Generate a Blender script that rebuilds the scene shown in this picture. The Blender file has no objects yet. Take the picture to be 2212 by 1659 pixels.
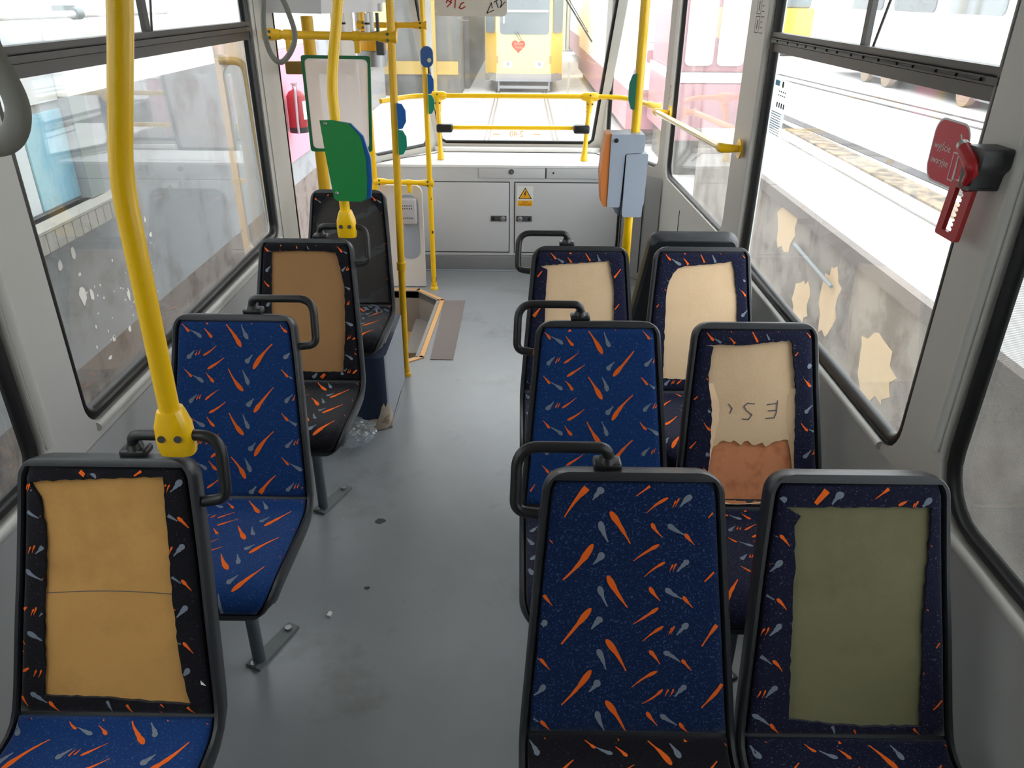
import bpy, bmesh, math, random
from mathutils import Vector, Matrix
from mathutils.geometry import delaunay_2d_cdt
random.seed(7)
SC = bpy.context.scene
COL = SC.collection
R = math.radians

# ------------------------------------------------------------------ camera
cam_d = bpy.data.cameras.new('camera'); cam = bpy.data.objects.new('camera', cam_d); COL.objects.link(cam)
RX = Vector((0.999926, 0.010250, 0.006517)); FW = Vector((-0.006155, 0.890133, -0.455660)).normalized()      # image right and view direction in the tram
RX = (RX - FW * RX.dot(FW)).normalized(); UP = RX.cross(FW).normalized()
cam.matrix_world = Matrix(((RX.x, UP.x, -FW.x, 0), (RX.y, UP.y, -FW.y, 0), (RX.z, UP.z, -FW.z, 1.8), (0, 0, 0, 1)))
cam_d.sensor_fit = 'HORIZONTAL'; cam_d.sensor_width = 36.0; cam_d.lens = 36.0 * 1650 / 2212; cam_d.clip_start = .02; cam_d.clip_end = 400
SC.camera = cam
# ------------------------------------------------------------------ light
wd = bpy.data.worlds.new('world'); SC.world = wd; wd.use_nodes = True
bg = wd.node_tree.nodes['Background']; bg.inputs[0].default_value = (.93, .97, 1.0, 1); bg.inputs[1].default_value = 3.0
SC.view_settings.view_transform = 'Standard'; SC.view_settings.look = 'None'; SC.view_settings.gamma = 1; SC.view_settings.exposure = 0.75
SC.view_settings.use_curve_mapping = False
SC.cycles.max_bounces = 10; SC.cycles.diffuse_bounces = 6; SC.cycles.transparent_max_bounces = 24; SC.cycles.glossy_bounces = 4

# ------------------------------------------------------------------ materials
def c(r, g, b):
    f = lambda v: (v / 255 / 12.92) if v / 255 <= .04045 else ((v / 255 + .055) / 1.055) ** 2.4
    return (f(r), f(g), f(b), 1)
def mat(name, col, rough=.5, metal=0.0, spec=.5, var=0.0, vscale=8.0, bump=0.0, bscale=60.0, coat=0.0, dirt=None, dscale=3.0, dlo=.55, dhi=.75):
    m = bpy.data.materials.new(name); m.use_nodes = True; nt = m.node_tree; N = nt.nodes; L = nt.links
    p = N['Principled BSDF']; p.inputs['Base Color'].default_value = col; p.inputs['Roughness'].default_value = rough
    p.inputs['Metallic'].default_value = metal; p.inputs['Specular IOR Level'].default_value = spec; p.inputs['Coat Weight'].default_value = coat
    tc = N.new('ShaderNodeTexCoord'); out = None
    if var:
        n = N.new('ShaderNodeTexNoise'); n.inputs['Scale'].default_value = vscale; n.inputs['Detail'].default_value = 5
        L.new(tc.outputs['Object'], n.inputs['Vector'])
        mx = N.new('ShaderNodeMix'); mx.data_type = 'RGBA'; mx.blend_type = 'MIX'
        mx.inputs[6].default_value = tuple(v * (1 - var) for v in col[:3]) + (1,); mx.inputs[7].default_value = tuple(min(1, v * (1 + var)) for v in col[:3]) + (1,)
        L.new(n.outputs['Fac'], mx.inputs[0]); out = mx.outputs[2]
    if dirt:
        n = N.new('ShaderNodeTexNoise'); n.inputs['Scale'].default_value = dscale; n.inputs['Detail'].default_value = 8; n.inputs['Roughness'].default_value = .65
        L.new(tc.outputs['Object'], n.inputs['Vector'])
        rp = N.new('ShaderNodeMapRange'); rp.inputs[1].default_value = dlo; rp.inputs[2].default_value = dhi
        L.new(n.outputs['Fac'], rp.inputs[0])
        mx = N.new('ShaderNodeMix'); mx.data_type = 'RGBA'
        L.new(rp.outputs[0], mx.inputs[0])
        if out: L.new(out, mx.inputs[6])
        else: mx.inputs[6].default_value = col
        mx.inputs[7].default_value = dirt; out = mx.outputs[2]
    if out: L.new(out, p.inputs['Base Color'])
    if bump:
        n = N.new('ShaderNodeTexNoise'); n.inputs['Scale'].default_value = bscale; n.inputs['Detail'].default_value = 3
        L.new(tc.outputs['Object'], n.inputs['Vector'])
        b = N.new('ShaderNodeBump'); b.inputs['Strength'].default_value = bump; b.inputs['Distance'].default_value = .004
        L.new(n.outputs['Fac'], b.inputs['Height']); L.new(b.outputs[0], p.inputs['Normal'])
    return m
def fabric_mat(name, base, speck, thr):
    m = bpy.data.materials.new(name); m.use_nodes = True; nt = m.node_tree; N = nt.nodes; L = nt.links
    p = N['Principled BSDF']; p.inputs['Roughness'].default_value = .95; p.inputs['Specular IOR Level'].default_value = .15
    p.inputs['Sheen Weight'].default_value = .25; p.inputs['Sheen Roughness'].default_value = .4
    tc = N.new('ShaderNodeTexCoord')
    n = N.new('ShaderNodeTexNoise'); n.inputs['Scale'].default_value = 260; n.inputs['Detail'].default_value = 2
    n2 = N.new('ShaderNodeTexNoise'); n2.inputs['Scale'].default_value = 9; n2.inputs['Detail'].default_value = 3
    L.new(tc.outputs['Object'], n.inputs['Vector']); L.new(tc.outputs['Object'], n2.inputs['Vector'])
    rp = N.new('ShaderNodeMapRange'); rp.inputs[1].default_value = thr; rp.inputs[2].default_value = thr + .10
    L.new(n.outputs['Fac'], rp.inputs[0])
    mx = N.new('ShaderNodeMix'); mx.data_type = 'RGBA'; mx.inputs[6].default_value = base; mx.inputs[7].default_value = speck
    L.new(rp.outputs[0], mx.inputs[0])
    m2 = N.new('ShaderNodeMix'); m2.data_type = 'RGBA'; m2.blend_type = 'MULTIPLY'; m2.inputs[0].default_value = .5
    L.new(mx.outputs[2], m2.inputs[6]); L.new(n2.outputs['Color'], m2.inputs[7])
    L.new(mx.outputs[2], p.inputs['Base Color'])
    b = N.new('ShaderNodeBump'); b.inputs['Strength'].default_value = .35; b.inputs['Distance'].default_value = .002
    L.new(n.outputs['Fac'], b.inputs['Height']); L.new(b.outputs[0], p.inputs['Normal'])
    return m
def glass_mat(name, tint=(.96, .97, .97, 1), haze=.015, hcol=(.8, .8, .78, 1), refl=.7, dirt=.04, stripes=False):
    m = bpy.data.materials.new(name); m.use_nodes = True; nt = m.node_tree; N = nt.nodes; L = nt.links; N.remove(N['Principled BSDF'])
    o = N['Material Output']; tr = N.new('ShaderNodeBsdfTransparent'); tr.inputs[0].default_value = tint
    gl = N.new('ShaderNodeBsdfGlossy'); gl.inputs['Roughness'].default_value = .015; gl.inputs[0].default_value = (1, 1, 1, 1)
    lw = N.new('ShaderNodeFresnel'); ge = N.new('ShaderNodeNewGeometry'); ri = N.new('ShaderNodeMapRange'); ri.inputs[3].default_value = 1.5; ri.inputs[4].default_value = 1 / 1.5
    L.new(ge.outputs['Backfacing'], ri.inputs[0]); L.new(ri.outputs[0], lw.inputs[0])      # the same thin-sheet reflection on either face
    ml = N.new('ShaderNodeMath'); ml.operation = 'MULTIPLY_ADD'; ml.inputs[1].default_value = refl; ml.inputs[2].default_value = 0.0; ml.use_clamp = True
    L.new(lw.outputs[0], ml.inputs[0])
    a = N.new('ShaderNodeMixShader'); L.new(ml.outputs[0], a.inputs[0]); L.new(tr.outputs[0], a.inputs[1]); L.new(gl.outputs[0], a.inputs[2])
    df = N.new('ShaderNodeBsdfDiffuse'); df.inputs[0].default_value = hcol
    tl = N.new('ShaderNodeBsdfTranslucent'); tl.inputs[0].default_value = hcol
    dd = N.new('ShaderNodeMixShader'); dd.inputs[0].default_value = .5; L.new(df.outputs[0], dd.inputs[1]); L.new(tl.outputs[0], dd.inputs[2])
    tc = N.new('ShaderNodeTexCoord'); n = N.new('ShaderNodeTexNoise'); n.inputs['Scale'].default_value = 3.5; n.inputs['Detail'].default_value = 9; n.inputs['Roughness'].default_value = .7
    L.new(tc.outputs['Object'], n.inputs['Vector'])
    rp = N.new('ShaderNodeMapRange'); rp.inputs[1].default_value = .4; rp.inputs[2].default_value = .75; rp.inputs[3].default_value = haze; rp.inputs[4].default_value = haze + dirt
    L.new(n.outputs['Fac'], rp.inputs[0]); fac = rp.outputs[0]
    if stripes:
        w = N.new('ShaderNodeTexWave'); w.inputs['Scale'].default_value = 90; w.bands_direction = 'Z'
        mp = N.new('ShaderNodeMapping'); mp.inputs['Rotation'].default_value = (R(18), 0, 0); L.new(tc.outputs['Object'], mp.inputs[0]); L.new(mp.outputs[0], w.inputs['Vector'])
        r2 = N.new('ShaderNodeMapRange'); r2.inputs[3].default_value = .25; r2.inputs[4].default_value = .60; L.new(w.outputs['Fac'], r2.inputs[0]); fac = r2.outputs[0]
    b = N.new('ShaderNodeMixShader'); L.new(fac, b.inputs[0]); L.new(a.outputs[0], b.inputs[1]); L.new(dd.outputs[0], b.inputs[2])
    L.new(b.outputs[0], o.inputs[0]); return m

M = {}
M['wall'] = mat('light grey wall panel', c(196, 194, 188), .42, var=.04, vscale=5, bump=.03, bscale=90)
M['wall_low'] = mat('grey lower wall', c(176, 176, 174), .5, var=.05, vscale=4)
M['ceiling'] = mat('ceiling white', c(215, 213, 206), .6)
M['floor'] = mat('grey vinyl floor', c(144, 147, 150), .32, spec=.6, var=.10, vscale=7, bump=.05, bscale=220, dirt=c(104, 100, 94), dscale=2.2, dlo=.56, dhi=.8)
M['gasket'] = mat('black rubber', c(26, 26, 27), .35)
M['rail'] = mat('dark grey window rail', c(66, 64, 62), .45)
M['plastic'] = mat('charcoal plastic', c(40, 42, 46), .36, spec=.5, bump=.12, bscale=260)
M['handle'] = mat('black handle', c(30, 30, 31), .38)
M['yellow'] = mat('yellow paint', c(255, 200, 8), .3, var=.05, vscale=6, coat=.3)
M['yellow_dull'] = mat('worn yellow paint', c(226, 174, 16), .4, var=.08, vscale=12)
M['rust'] = mat('chipped rust', c(92, 50, 26), .8)
M['blue_fab'] = fabric_mat('blue seat fabric', c(20, 53, 106), c(56, 88, 138), .60)
M['blue_shaded_fab'] = fabric_mat('shade-toned blue seat fabric', c(15, 35, 72), c(52, 76, 112), .57)  # copy of the blue fabric with the nearest seat's shade in its colour
M['navy_fab'] = fabric_mat('dark navy seat fabric', c(24, 26, 48), c(84, 90, 114), .62)
M['black_fab'] = fabric_mat('nearly black seat fabric', c(21, 20, 26), c(66, 66, 76), .64)
M['orange'] = mat('orange yarn', c(238, 106, 38), .95, spec=.1)
M['grey_yarn'] = mat('grey yarn', c(120, 129, 142), .95, spec=.1)
def foam(name, a, d): return mat(name, a, .9, spec=.15, var=.05, vscale=9, bump=.12, bscale=150, dirt=d, dscale=4.5, dlo=.5, dhi=.85)  # one foam in every seat; tones below put its light and shade into colour
M['foam_tan'] = foam('ochre foam', c(200, 152, 88), c(158, 118, 70))
M['foam_shaded'] = foam('shade-toned brown foam', c(160, 120, 80), c(146, 108, 72))  # shaded copy of the foam for the third left seat
M['foam_lit'] = foam('cream foam', c(220, 190, 154), c(204, 168, 130))  # lit copy of the foam for the right seats
M['foam_grey'] = foam('khaki foam', c(124, 121, 92), c(104, 97, 70))  # grey-green hue is its own; the nearest seat's shade is coloured in too
M['board_brown'] = mat('brown fibreboard', c(214, 140, 96), .85, var=.1, vscale=16, dirt=c(184, 108, 70), dscale=22, dlo=.5, dhi=.75)
M['black_board'] = mat('black backing board', c(44, 40, 38), .75, var=.12, vscale=9, dirt=c(78, 64, 52), dscale=14, dlo=.68, dhi=.8)
M['steel'] = mat('steel', c(165, 165, 165), .4, metal=1)
M['leg'] = mat('grey painted leg', c(84, 92, 100), .4)
M['white'] = mat('white panel', c(226, 224, 222), .45)
M['cab'] = mat('pale grey cabinet', c(200, 200, 202), .4, var=.03, vscale=3)
M['cab_top'] = mat('white shelf', c(236, 236, 236), .35)
M['dark_gap'] = mat('dark seam', c(40, 40, 42), .7)
M['base'] = mat('grey plinth', c(132, 132, 134), .55)
M['green'] = mat('green plastic', c(28, 136, 66), .4)
M['blue'] = mat('blue plastic', c(18, 92, 168), .4)
M['dkgreen'] = mat('dark green frame', c(16, 104, 60), .4)
M['teal'] = mat('teal green plastic', c(18, 140, 110), .4)
M['orange_pl'] = mat('orange plastic', c(214, 126, 56), .45)
M['grey_pl'] = mat('blue grey plastic', c(164, 174, 188), .4)
M['red'] = mat('red plastic', c(178, 28, 36), .38)
M['red_st'] = mat('red sticker', c(206, 44, 66), .45)
M['red_dark'] = mat('fire red', c(132, 24, 32), .4)
M['hammer_grey'] = mat('dark grey holder', c(70, 72, 74), .4)
M['strap'] = mat('grey strap', c(122, 120, 112), .5)
M['black'] = mat('black ink', c(20, 20, 20), .6)
M['ink_red'] = mat('red marker ink', c(170, 40, 44), .6)
M['ink_grey'] = mat('grey pencil ink', c(84, 84, 92), .8)
M['sign_yellow'] = mat('warning yellow', c(238, 170, 20), .5)
M['paper'] = mat('white paper', c(235, 235, 230), .7)
M['navy_box'] = mat('navy covered box', c(36, 48, 74), .6, var=.1, vscale=8)
M['worn'] = mat('worn plaster corner', c(196, 182, 164), .8, dirt=c(120, 84, 46), dscale=18, dlo=.5, dhi=.65)
M['grey_box'] = mat('grey box side', c(150, 156, 164), .45)
M['edge_tan'] = mat('tan step edge', c(226, 172, 110), .5)
M['step'] = mat('brown step tread', c(216, 164, 108), .55, var=.12, vscale=5)
M['step_wall'] = mat('step riser', c(150, 145, 140), .6)
M['mat_brown'] = mat('brown grey ribbed mat', c(126, 116, 112), .8, bump=.5, bscale=300)
M['glass'] = glass_mat('window glass')
M['glass_rear'] = glass_mat('dusty rear glass', haze=.04, dirt=.07, hcol=(.86, .85, .80, 1))
M['glass_left'] = glass_mat('dusty left glass', haze=.02, dirt=.05, refl=1.0)
M['film'] = glass_mat('perforated window film', haze=.3, stripes=True, hcol=(.13, .13, .125, 1))
M['plexi'] = glass_mat('milky plexiglass', tint=(.95, .93, .92, 1), haze=.6, dirt=.05, hcol=(.95, .90, .88, 1))
M['notice'] = glass_mat('pale notice film', haze=.55, dirt=.05, hcol=(.85, .9, .93, 1))
M['bag'] = glass_mat('clear plastic film', haze=.10, dirt=.2, refl=1.5, hcol=(.75, .82, .92, 1))
# outside
M['asphalt'] = mat('pale concrete ground', c(205, 203, 200), .85, var=.1, vscale=1.5, dirt=c(168, 164, 160), dscale=.8)
M['track'] = mat('rail steel', c(120, 110, 104), .5, metal=.3)
M['plaster'] = mat('grey plaster', c(146, 149, 152), .85, var=.08, vscale=3, dirt=c(112, 110, 108), dscale=2.6, dlo=.5, dhi=.72, bump=.3, bscale=20)
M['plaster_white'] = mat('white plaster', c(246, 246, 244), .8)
M['plaster_low'] = mat('dirty brown plaster', c(122, 112, 105), .9, var=.12, vscale=4, dirt=c(88, 78, 70), dscale=5, dlo=.5, dhi=.65, bump=.4, bscale=25)
M['flake'] = mat('bare white plaster flake', c(240, 236, 232), .9)
M['brick'] = mat('grey brick sill', c(164, 160, 150), .85, var=.12, vscale=10)
M['pane'] = mat('painted white pane', c(226, 232, 234), .25, var=.05, vscale=5)
M['pane_blue'] = mat('bluish pane', c(176, 214, 224), .25, dirt=c(120, 186, 214), dscale=2.5, dlo=.45, dhi=.65)
M['win_frame'] = mat('grey window frame', c(150, 156, 158), .6)
M['win_blue'] = mat('blue frame strip', c(104, 148, 188), .6)
M['reveal'] = mat('greenish grey reveal', c(128, 138, 134), .8, var=.08, vscale=4)
M['ramp_wall'] = mat('peeling ramp wall', c(150, 143, 134), .9, var=.10, vscale=4, dirt=c(112, 103, 95), dscale=2.3, dlo=.46, dhi=.60, bump=.5, bscale=18)
M['ramp_edge'] = mat('ramp coping', c(118, 110, 104), .85, var=.15, vscale=12)
M['tram_yellow'] = mat('tram yellow', c(250, 200, 60), .35)
M['tram_cream'] = mat('tram pale yellow', c(252, 236, 150), .35)
M['tram_grey'] = mat('tram bumper grey', c(150, 150, 154), .5)
M['tram_white'] = mat('tram white', c(245, 245, 246), .35)
M['tram_red'] = mat('hazed tram maroon', c(176, 128, 136), .4)  # maroon made paler, the haze over it put into the colour
M['tram_dark'] = mat('tram underside', c(84, 80, 78), .7)
M['tram_glass'] = mat('tram dark glass', c(120, 128, 132), .12)
M['heart'] = mat('heart red', c(212, 52, 40), .5)
M['heart_txt'] = mat('heart lettering', c(250, 170, 110), .5)
M['pink'] = mat('pink painted board', c(236, 140, 158), .6)
M['shed'] = mat('shed grey', c(92, 92, 90), .8, var=.15, vscale=1.5)
M['shed_light'] = mat('shed pale strips', c(206, 204, 180), .7)
M['cream_door'] = mat('cream door leaf', c(226, 204, 184), .5)
M['ochre'] = mat('ochre rubber edge', c(156, 124, 58), .5)

# ------------------------------------------------------------------ mesh helpers
WO = {}
def link(me, name, mats, parent=None, wpos=None, smooth=None):
    o = bpy.data.objects.new(name, me); COL.objects.link(o)
    for m in (mats if isinstance(mats, (list, tuple)) else [mats]): me.materials.append(m)
    if smooth:
        me.polygons.foreach_set('use_smooth', [True] * len(me.polygons)); me.set_sharp_from_angle(angle=R(smooth))
    pw = Vector((0, 0, 0))
    if parent is not None: o.parent = parent; pw = WO.get(parent.name, Vector((0, 0, 0)))
    return o, pw
def obj(name, bm, mats, parent=None, smooth=40, at=None):
    """bm is in world coordinates (or in the root's local ones when the root stands at the origin)."""
    bmesh.ops.recalc_face_normals(bm, faces=bm.faces[:])
    if parent is not None: org = WO.get(parent.name, Vector((0, 0, 0)))
    elif at is not None: org = Vector(at)
    else:
        xs = [v.co for v in bm.verts]
        org = Vector(((min(v.x for v in xs) + max(v.x for v in xs)) / 2, (min(v.y for v in xs) + max(v.y for v in xs)) / 2, min(v.z for v in xs)))
    bmesh.ops.translate(bm, verts=bm.verts[:], vec=-org)
    me = bpy.data.meshes.new(name); bm.to_mesh(me); bm.free()
    o, _ = link(me, name, mats, parent, None, smooth)
    if parent is None: o.location = org
    WO[o.name] = org
    return o
def thing(name, label, cat, loc=(0, 0, 0), group=None):
    o = bpy.data.objects.new(name, None); COL.objects.link(o); o.location = loc; o.empty_display_size = .05
    WO[o.name] = Vector(loc); o['label'] = label; o['category'] = cat
    if group: o['group'] = group
    return o
def tag(o, label, cat, group=None):
    o['label'] = label; o['category'] = cat
    if group: o['group'] = group
    return o
def struct(name, bm, m, parent=None, smooth=40):
    o = obj(name, bm, m, parent, smooth)
    if parent is None: o['kind'] = 'structure'
    return o
def B(): return bmesh.new()
def box(bm, lo, hi, mi=0, bev=0.0):
    r = bmesh.ops.create_cube(bm, size=1.0); vs = r['verts']
    s = [hi[i] - lo[i] for i in range(3)]; cc = [(hi[i] + lo[i]) / 2 for i in range(3)]
    for v in vs: v.co = Vector((v.co.x * s[0] + cc[0], v.co.y * s[1] + cc[1], v.co.z * s[2] + cc[2]))
    fs = {f for v in vs for f in v.link_faces}
    for f in fs: f.material_index = mi
    if bev:
        es = list({e for v in vs for e in v.link_edges})
        bmesh.ops.bevel(bm, geom=es, offset=bev, segments=3, affect='EDGES', profile=.5, material=mi)
    return vs
def fillet(pts, r, n=6):
    pts = [Vector(p) for p in pts]; out = [pts[0]]
    for i in range(1, len(pts) - 1):
        a, b, d = pts[i - 1], pts[i], pts[i + 1]
        u = (a - b); w = (d - b); q = min(r, u.length * .49, w.length * .49)
        p0 = b + u.normalized() * q; p1 = b + w.normalized() * q
        for k in range(n + 1):
            t = k / n; out.append(p0 * (1 - t) ** 2 + b * 2 * t * (1 - t) + p1 * t * t)
    out.append(pts[-1]); return out
def tube(bm, pts, r, seg=14, mi=0, cap=True, sx=1.0):
    pts = [Vector(p) for p in pts]; rings = []; up = None
    for i, p in enumerate(pts):
        t = (pts[min(i + 1, len(pts) - 1)] - pts[max(i - 1, 0)]).normalized()
        if up is None:
            up = Vector((0, 0, 1)) if abs(t.z) < .9 else Vector((0, 1, 0))
        up = (up - t * up.dot(t)).normalized(); s = t.cross(up)
        rr = r[i] if isinstance(r, (list, tuple)) else r
        rings.append([bm.verts.new(p + up * math.cos(a) * rr + s * math.sin(a) * rr * sx) for a in [2 * math.pi * k / seg for k in range(seg)]])
    for a, b in zip(rings, rings[1:]):
        for k in range(seg):
            f = bm.faces.new((a[k], a[(k + 1) % seg], b[(k + 1) % seg], b[k])); f.material_index = mi
    if cap:
        bm.faces.new(rings[0][::-1]).material_index = mi; bm.faces.new(rings[-1]).material_index = mi
def cyl(bm, a, b, r, seg=20, mi=0): tube(bm, [a, b], r, seg, mi)
def rrect(a0, b0, a1, b1, r, n=6):
    """rounded rectangle outline, r a number or four radii (lower left, lower right, upper right, upper left)"""
    rs = r if isinstance(r, (list, tuple)) else (r,) * 4; out = []
    for (x, y, s, q) in ((a0, b0, 180, rs[0]), (a1, b0, 270, rs[1]), (a1, b1, 0, rs[2]), (a0, b1, 90, rs[3])):
        cx = x + q if x == a0 else x - q; cy = y + q if y == b0 else y - q
        if q == 0: out.append((x, y)); continue
        for k in range(n + 1):
            a = R(s + 90 * k / n); out.append((cx + q * math.cos(a), cy + q * math.sin(a)))
    return out
def cdt(outline, holes=(), extra=()):
    vs = []; faces = []
    for lp in [outline] + list(holes):
        faces.append(list(range(len(vs), len(vs) + len(lp)))); vs += [Vector(p) for p in lp]
    edges = [(f[i], f[(i + 1) % len(f)]) for f in faces for i in range(len(f))]
    n0 = len(vs); vs += [Vector(p) for p in extra]
    V, Ed, F, *_ = delaunay_2d_cdt(vs, edges, [], 0, 1e-7)
    inside = inpoly
    keep = []
    for f in F:
        cpt = (sum(V[i][0] for i in f) / len(f), sum(V[i][1] for i in f) / len(f))
        if inside(cpt, outline) and not any(inside(cpt, h) for h in holes): keep.append(f)
    return V, keep
def inpoly(p, poly):
    r = False; j = len(poly) - 1
    for i in range(len(poly)):
        if (poly[i][1] > p[1]) != (poly[j][1] > p[1]) and p[0] < (poly[j][0] - poly[i][0]) * (p[1] - poly[i][1]) / (poly[j][1] - poly[i][1]) + poly[i][0]: r = not r
        j = i
    return r
def plate(bm, outline, holes, th, fn, mi=0, edge_mi=None):
    """flat plate with holes; fn(a, b, h) maps plate coordinates to space, h in 0..th"""
    V, F = cdt(outline, holes); lo = [bm.verts.new(fn(v[0], v[1], 0)) for v in V]; hi = [bm.verts.new(fn(v[0], v[1], th)) for v in V]
    ed = {}
    for f in F:
        a = bm.faces.new([lo[i] for i in f][::-1]); b = bm.faces.new([hi[i] for i in f]); a.material_index = b.material_index = mi
        for i in range(len(f)):
            k = (f[i], f[(i + 1) % len(f)]); ed[k] = 1
    for (i, j) in list(ed):
        if (j, i) not in ed:
            q = bm.faces.new((lo[i], lo[j], hi[j], hi[i])); q.material_index = mi if edge_mi is None else edge_mi
def txt(s, size, fn, bm, mi=0, align='CENTER', th=0.0006, shear=0.0):
    cu = bpy.data.curves.new('t', 'FONT'); cu.body = s; cu.size = size; cu.align_x = align; cu.align_y = 'CENTER'; cu.shear = shear; cu.resolution_u = 3
    o = bpy.data.objects.new('t', cu); COL.objects.link(o); dg = bpy.context.evaluated_depsgraph_get(); dg.update()
    me = bpy.data.meshes.new_from_object(o.evaluated_get(dg)); vs = [bm.verts.new(fn(v.co.x, v.co.y)) for v in me.vertices]
    for p in me.polygons:
        try: bm.faces.new([vs[i] for i in p.vertices]).material_index = mi
        except ValueError: pass
    bpy.data.objects.remove(o); bpy.data.curves.remove(cu); bpy.data.meshes.remove(me)
def stroke(bm, pts, w, fn, mi=0):
    for (a, b) in zip(pts, pts[1:]):
        a = Vector(a); b = Vector(b); d = (b - a); n = Vector((-d.y, d.x)).normalized() * w / 2; e = d.normalized() * w * .3
        q = [a - e + n, a - e - n, b + e - n, b + e + n]
        bm.faces.new([bm.verts.new(fn(p.x, p.y)) for p in q]).material_index = mi

XL, XR = -1.15, .99
# ================================================================== the setting: floor, walls, windows, ceiling
ZR = 2.25
well = [(-.535, 3.835), (-.505, 4.70), (-.672, 4.885), (-1.10, 4.885), (-1.10, 3.735), (-.645, 3.735)]
bm = B(); plate(bm, [(-1.16, -3.5), (1.02, -3.5), (1.02, 6.2), (-1.16, 6.2)], [well[::-1]], -.05, lambda a, b, h: Vector((a, b, h))); floor = struct('floor', bm, M['floor'], smooth=None)
# step well below the floor: treads and risers belong to the floor
bm = B()
plate(bm, [(-1.12, 3.715), (-.48, 3.715), (-.48, 4.905), (-1.12, 4.905)], [], .02, lambda a, b, h: Vector((a, b, -.30 - h)), 1)
for a, b in zip(well, well[1:] + well[:1]):
    q = [bm.verts.new((a[0], a[1], 0)), bm.verts.new((b[0], b[1], 0)), bm.verts.new((b[0], b[1], -.3)), bm.verts.new((a[0], a[1], -.3))]
    bm.faces.new(q)
box(bm, (-.70, 4.32, -.299), (-.50, 4.88, -.20), 0, .004)
struct('step', bm, [M['step_wall'], M['step']], floor, None)
bm = B(); path = [(-.66, 3.722), (-.528, 3.826), (-.494, 4.708), (-.672, 4.900), (-1.0, 4.902)]
def strip(bm, pts, w, z0, z1, mi):
    for a, b in zip(pts, pts[1:]):
        a = Vector((a[0], a[1], 0)); b = Vector((b[0], b[1], 0)); d = (b - a).normalized(); n = Vector((d.y, -d.x, 0)) * w / 2; a2 = a - d * w * .35; b2 = b + d * w * .35
        lo = [a2 + n, b2 + n, b2 - n, a2 - n]
        l = [bm.verts.new((p.x, p.y, z0)) for p in lo]; h = [bm.verts.new((p.x, p.y, z1)) for p in lo]
        for f in ([h[0], h[1], h[2], h[3]], [l[3], l[2], l[1], l[0]], [l[0], l[1], h[1], h[0]], [l[1], l[2], h[2], h[1]], [l[2], l[3], h[3], h[2]], [l[3], l[0], h[0], h[3]]): bm.faces.new(f).material_index = mi
strip(bm, path, .026, .0002, .006, 0)
struct('step_edge', bm, [M['edge_tan']], floor, None)
bm = B(); strip(bm, [(p[0] - .026, p[1]) if p[0] > -.6 else (p[0], p[1] + (.02 if p[1] < 4 else -.02)) for p in path], .02, .0002, .004, 0)
struct('step_edge_inner', bm, [M['step_wall']], floor, None)
bm = B(); plate(bm, [(-.478, 3.80), (-.352, 3.797), (-.343, 4.705), (-.478, 4.70)], [], .003, lambda a, b, h: Vector((a, b, .0003 + h)))
tag(obj('floor_mat', bm, M['mat_brown'], None, None), 'brown ribbed mat laid on the floor beside the step well', 'mat')

def side_wall(name, X, out, Y0, Y1, holes, mats, panel=None):
    """plate in the plane x = X, thickness going outwards"""
    bm = B(); plate(bm, [(Y0, -.1), (Y1, -.1), (Y1, ZR), (Y0, ZR)], holes, .05, lambda a, b, h: Vector((X + out * h, a, b)))
    return struct(name, bm, mats, None, None)
ZS, ZT = .725, 2.08
wl = side_wall('wall_left', XL, -1, -3.5, 3.93, [rrect(-.40, ZS, 1.575, ZT, .09), rrect(1.765, ZS + .02, 3.60, ZT, .07)], [M['wall']])  # solid farther behind the camera: windows left out there to darken near seats
wr = side_wall('wall_right', XR, 1, -3.5, 3.40, [rrect(-.40, ZS - .01, 1.52, ZT, (.09, .16, .09, .09)), rrect(1.70, ZS - .005, 3.335, ZT, (.09, .05, .05, .05))], [M['wall']])  # unseen rear stretch likewise kept windowless to cut light on the near part
# the tapering nose of the car on the right, then the flat corner faces and the rear face
def facet(name, p0, p1, holes, z1=ZR, kindname=True, z0=-.1, lean0=0, mats=None):
    p0 = Vector((p0[0], p0[1], 0)); p1 = Vector((p1[0], p1[1], 0)); u = (p1 - p0); Lh = u.length; u /= Lh; n = Vector((-u.y, u.x, 0))
    if n.dot(Vector((0, 3.0, 0)) - (p0 + p1) / 2) > 0: n = -n
    fn = lambda a, b, h: p0 + u * a + n * h + Vector((0, 0, b))
    bm = B(); plate(bm, [(0, z0), (Lh, z0), (Lh, z1), (0, z1)], holes, .04, fn); return struct(name, bm, mats or [M['wall']], None, None), fn, Lh
TA, TB, TC, TD = (.99, 3.40), (.935, 5.08), (.60, 5.88), (-.62, 5.88)
f1, fn1, L1_ = facet('wall_right_rear', TA, TB, [rrect(.24, .755, 1.60, ZT, .09)])
f2, fn2, L2_ = facet('wall_corner_right', TB, TC, [rrect(.06, .775, L2_ if False else .80, ZT, .07)])
TE = (-1.02, 5.33)
f4, fn4, L4_ = facet('wall_corner_left', TE, TD, [rrect(.05, .79, .62, ZT, .05)])
bm = B()
fnr = lambda a, b, h: Vector((a, 5.88 - max(0, b - .78) * .17 + h, b))
plate(bm, [(-.62, -.1), (.60, -.1), (.60, .77), (.78, ZR), (-.82, ZR), (-.62, .77)], [[(-.545, .80), (.52, .80)] + [(.555, .83), (.665, 1.85), (.64, 1.95), (-.70, 1.95), (-.725, 1.85), (-.592, .83)]], .04, fnr)
struct('wall_rear', bm, [M['wall']], None, None)
bm = B(); plate(bm, [(-1.2, -3.55), (1.04, -3.55), (1.04, -3.5), (-1.2, -3.5)], [], 2.35, lambda a, b, h: Vector((a, b, h - .1))); struct('wall_front', bm, [M['wall']], None, None)
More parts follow.
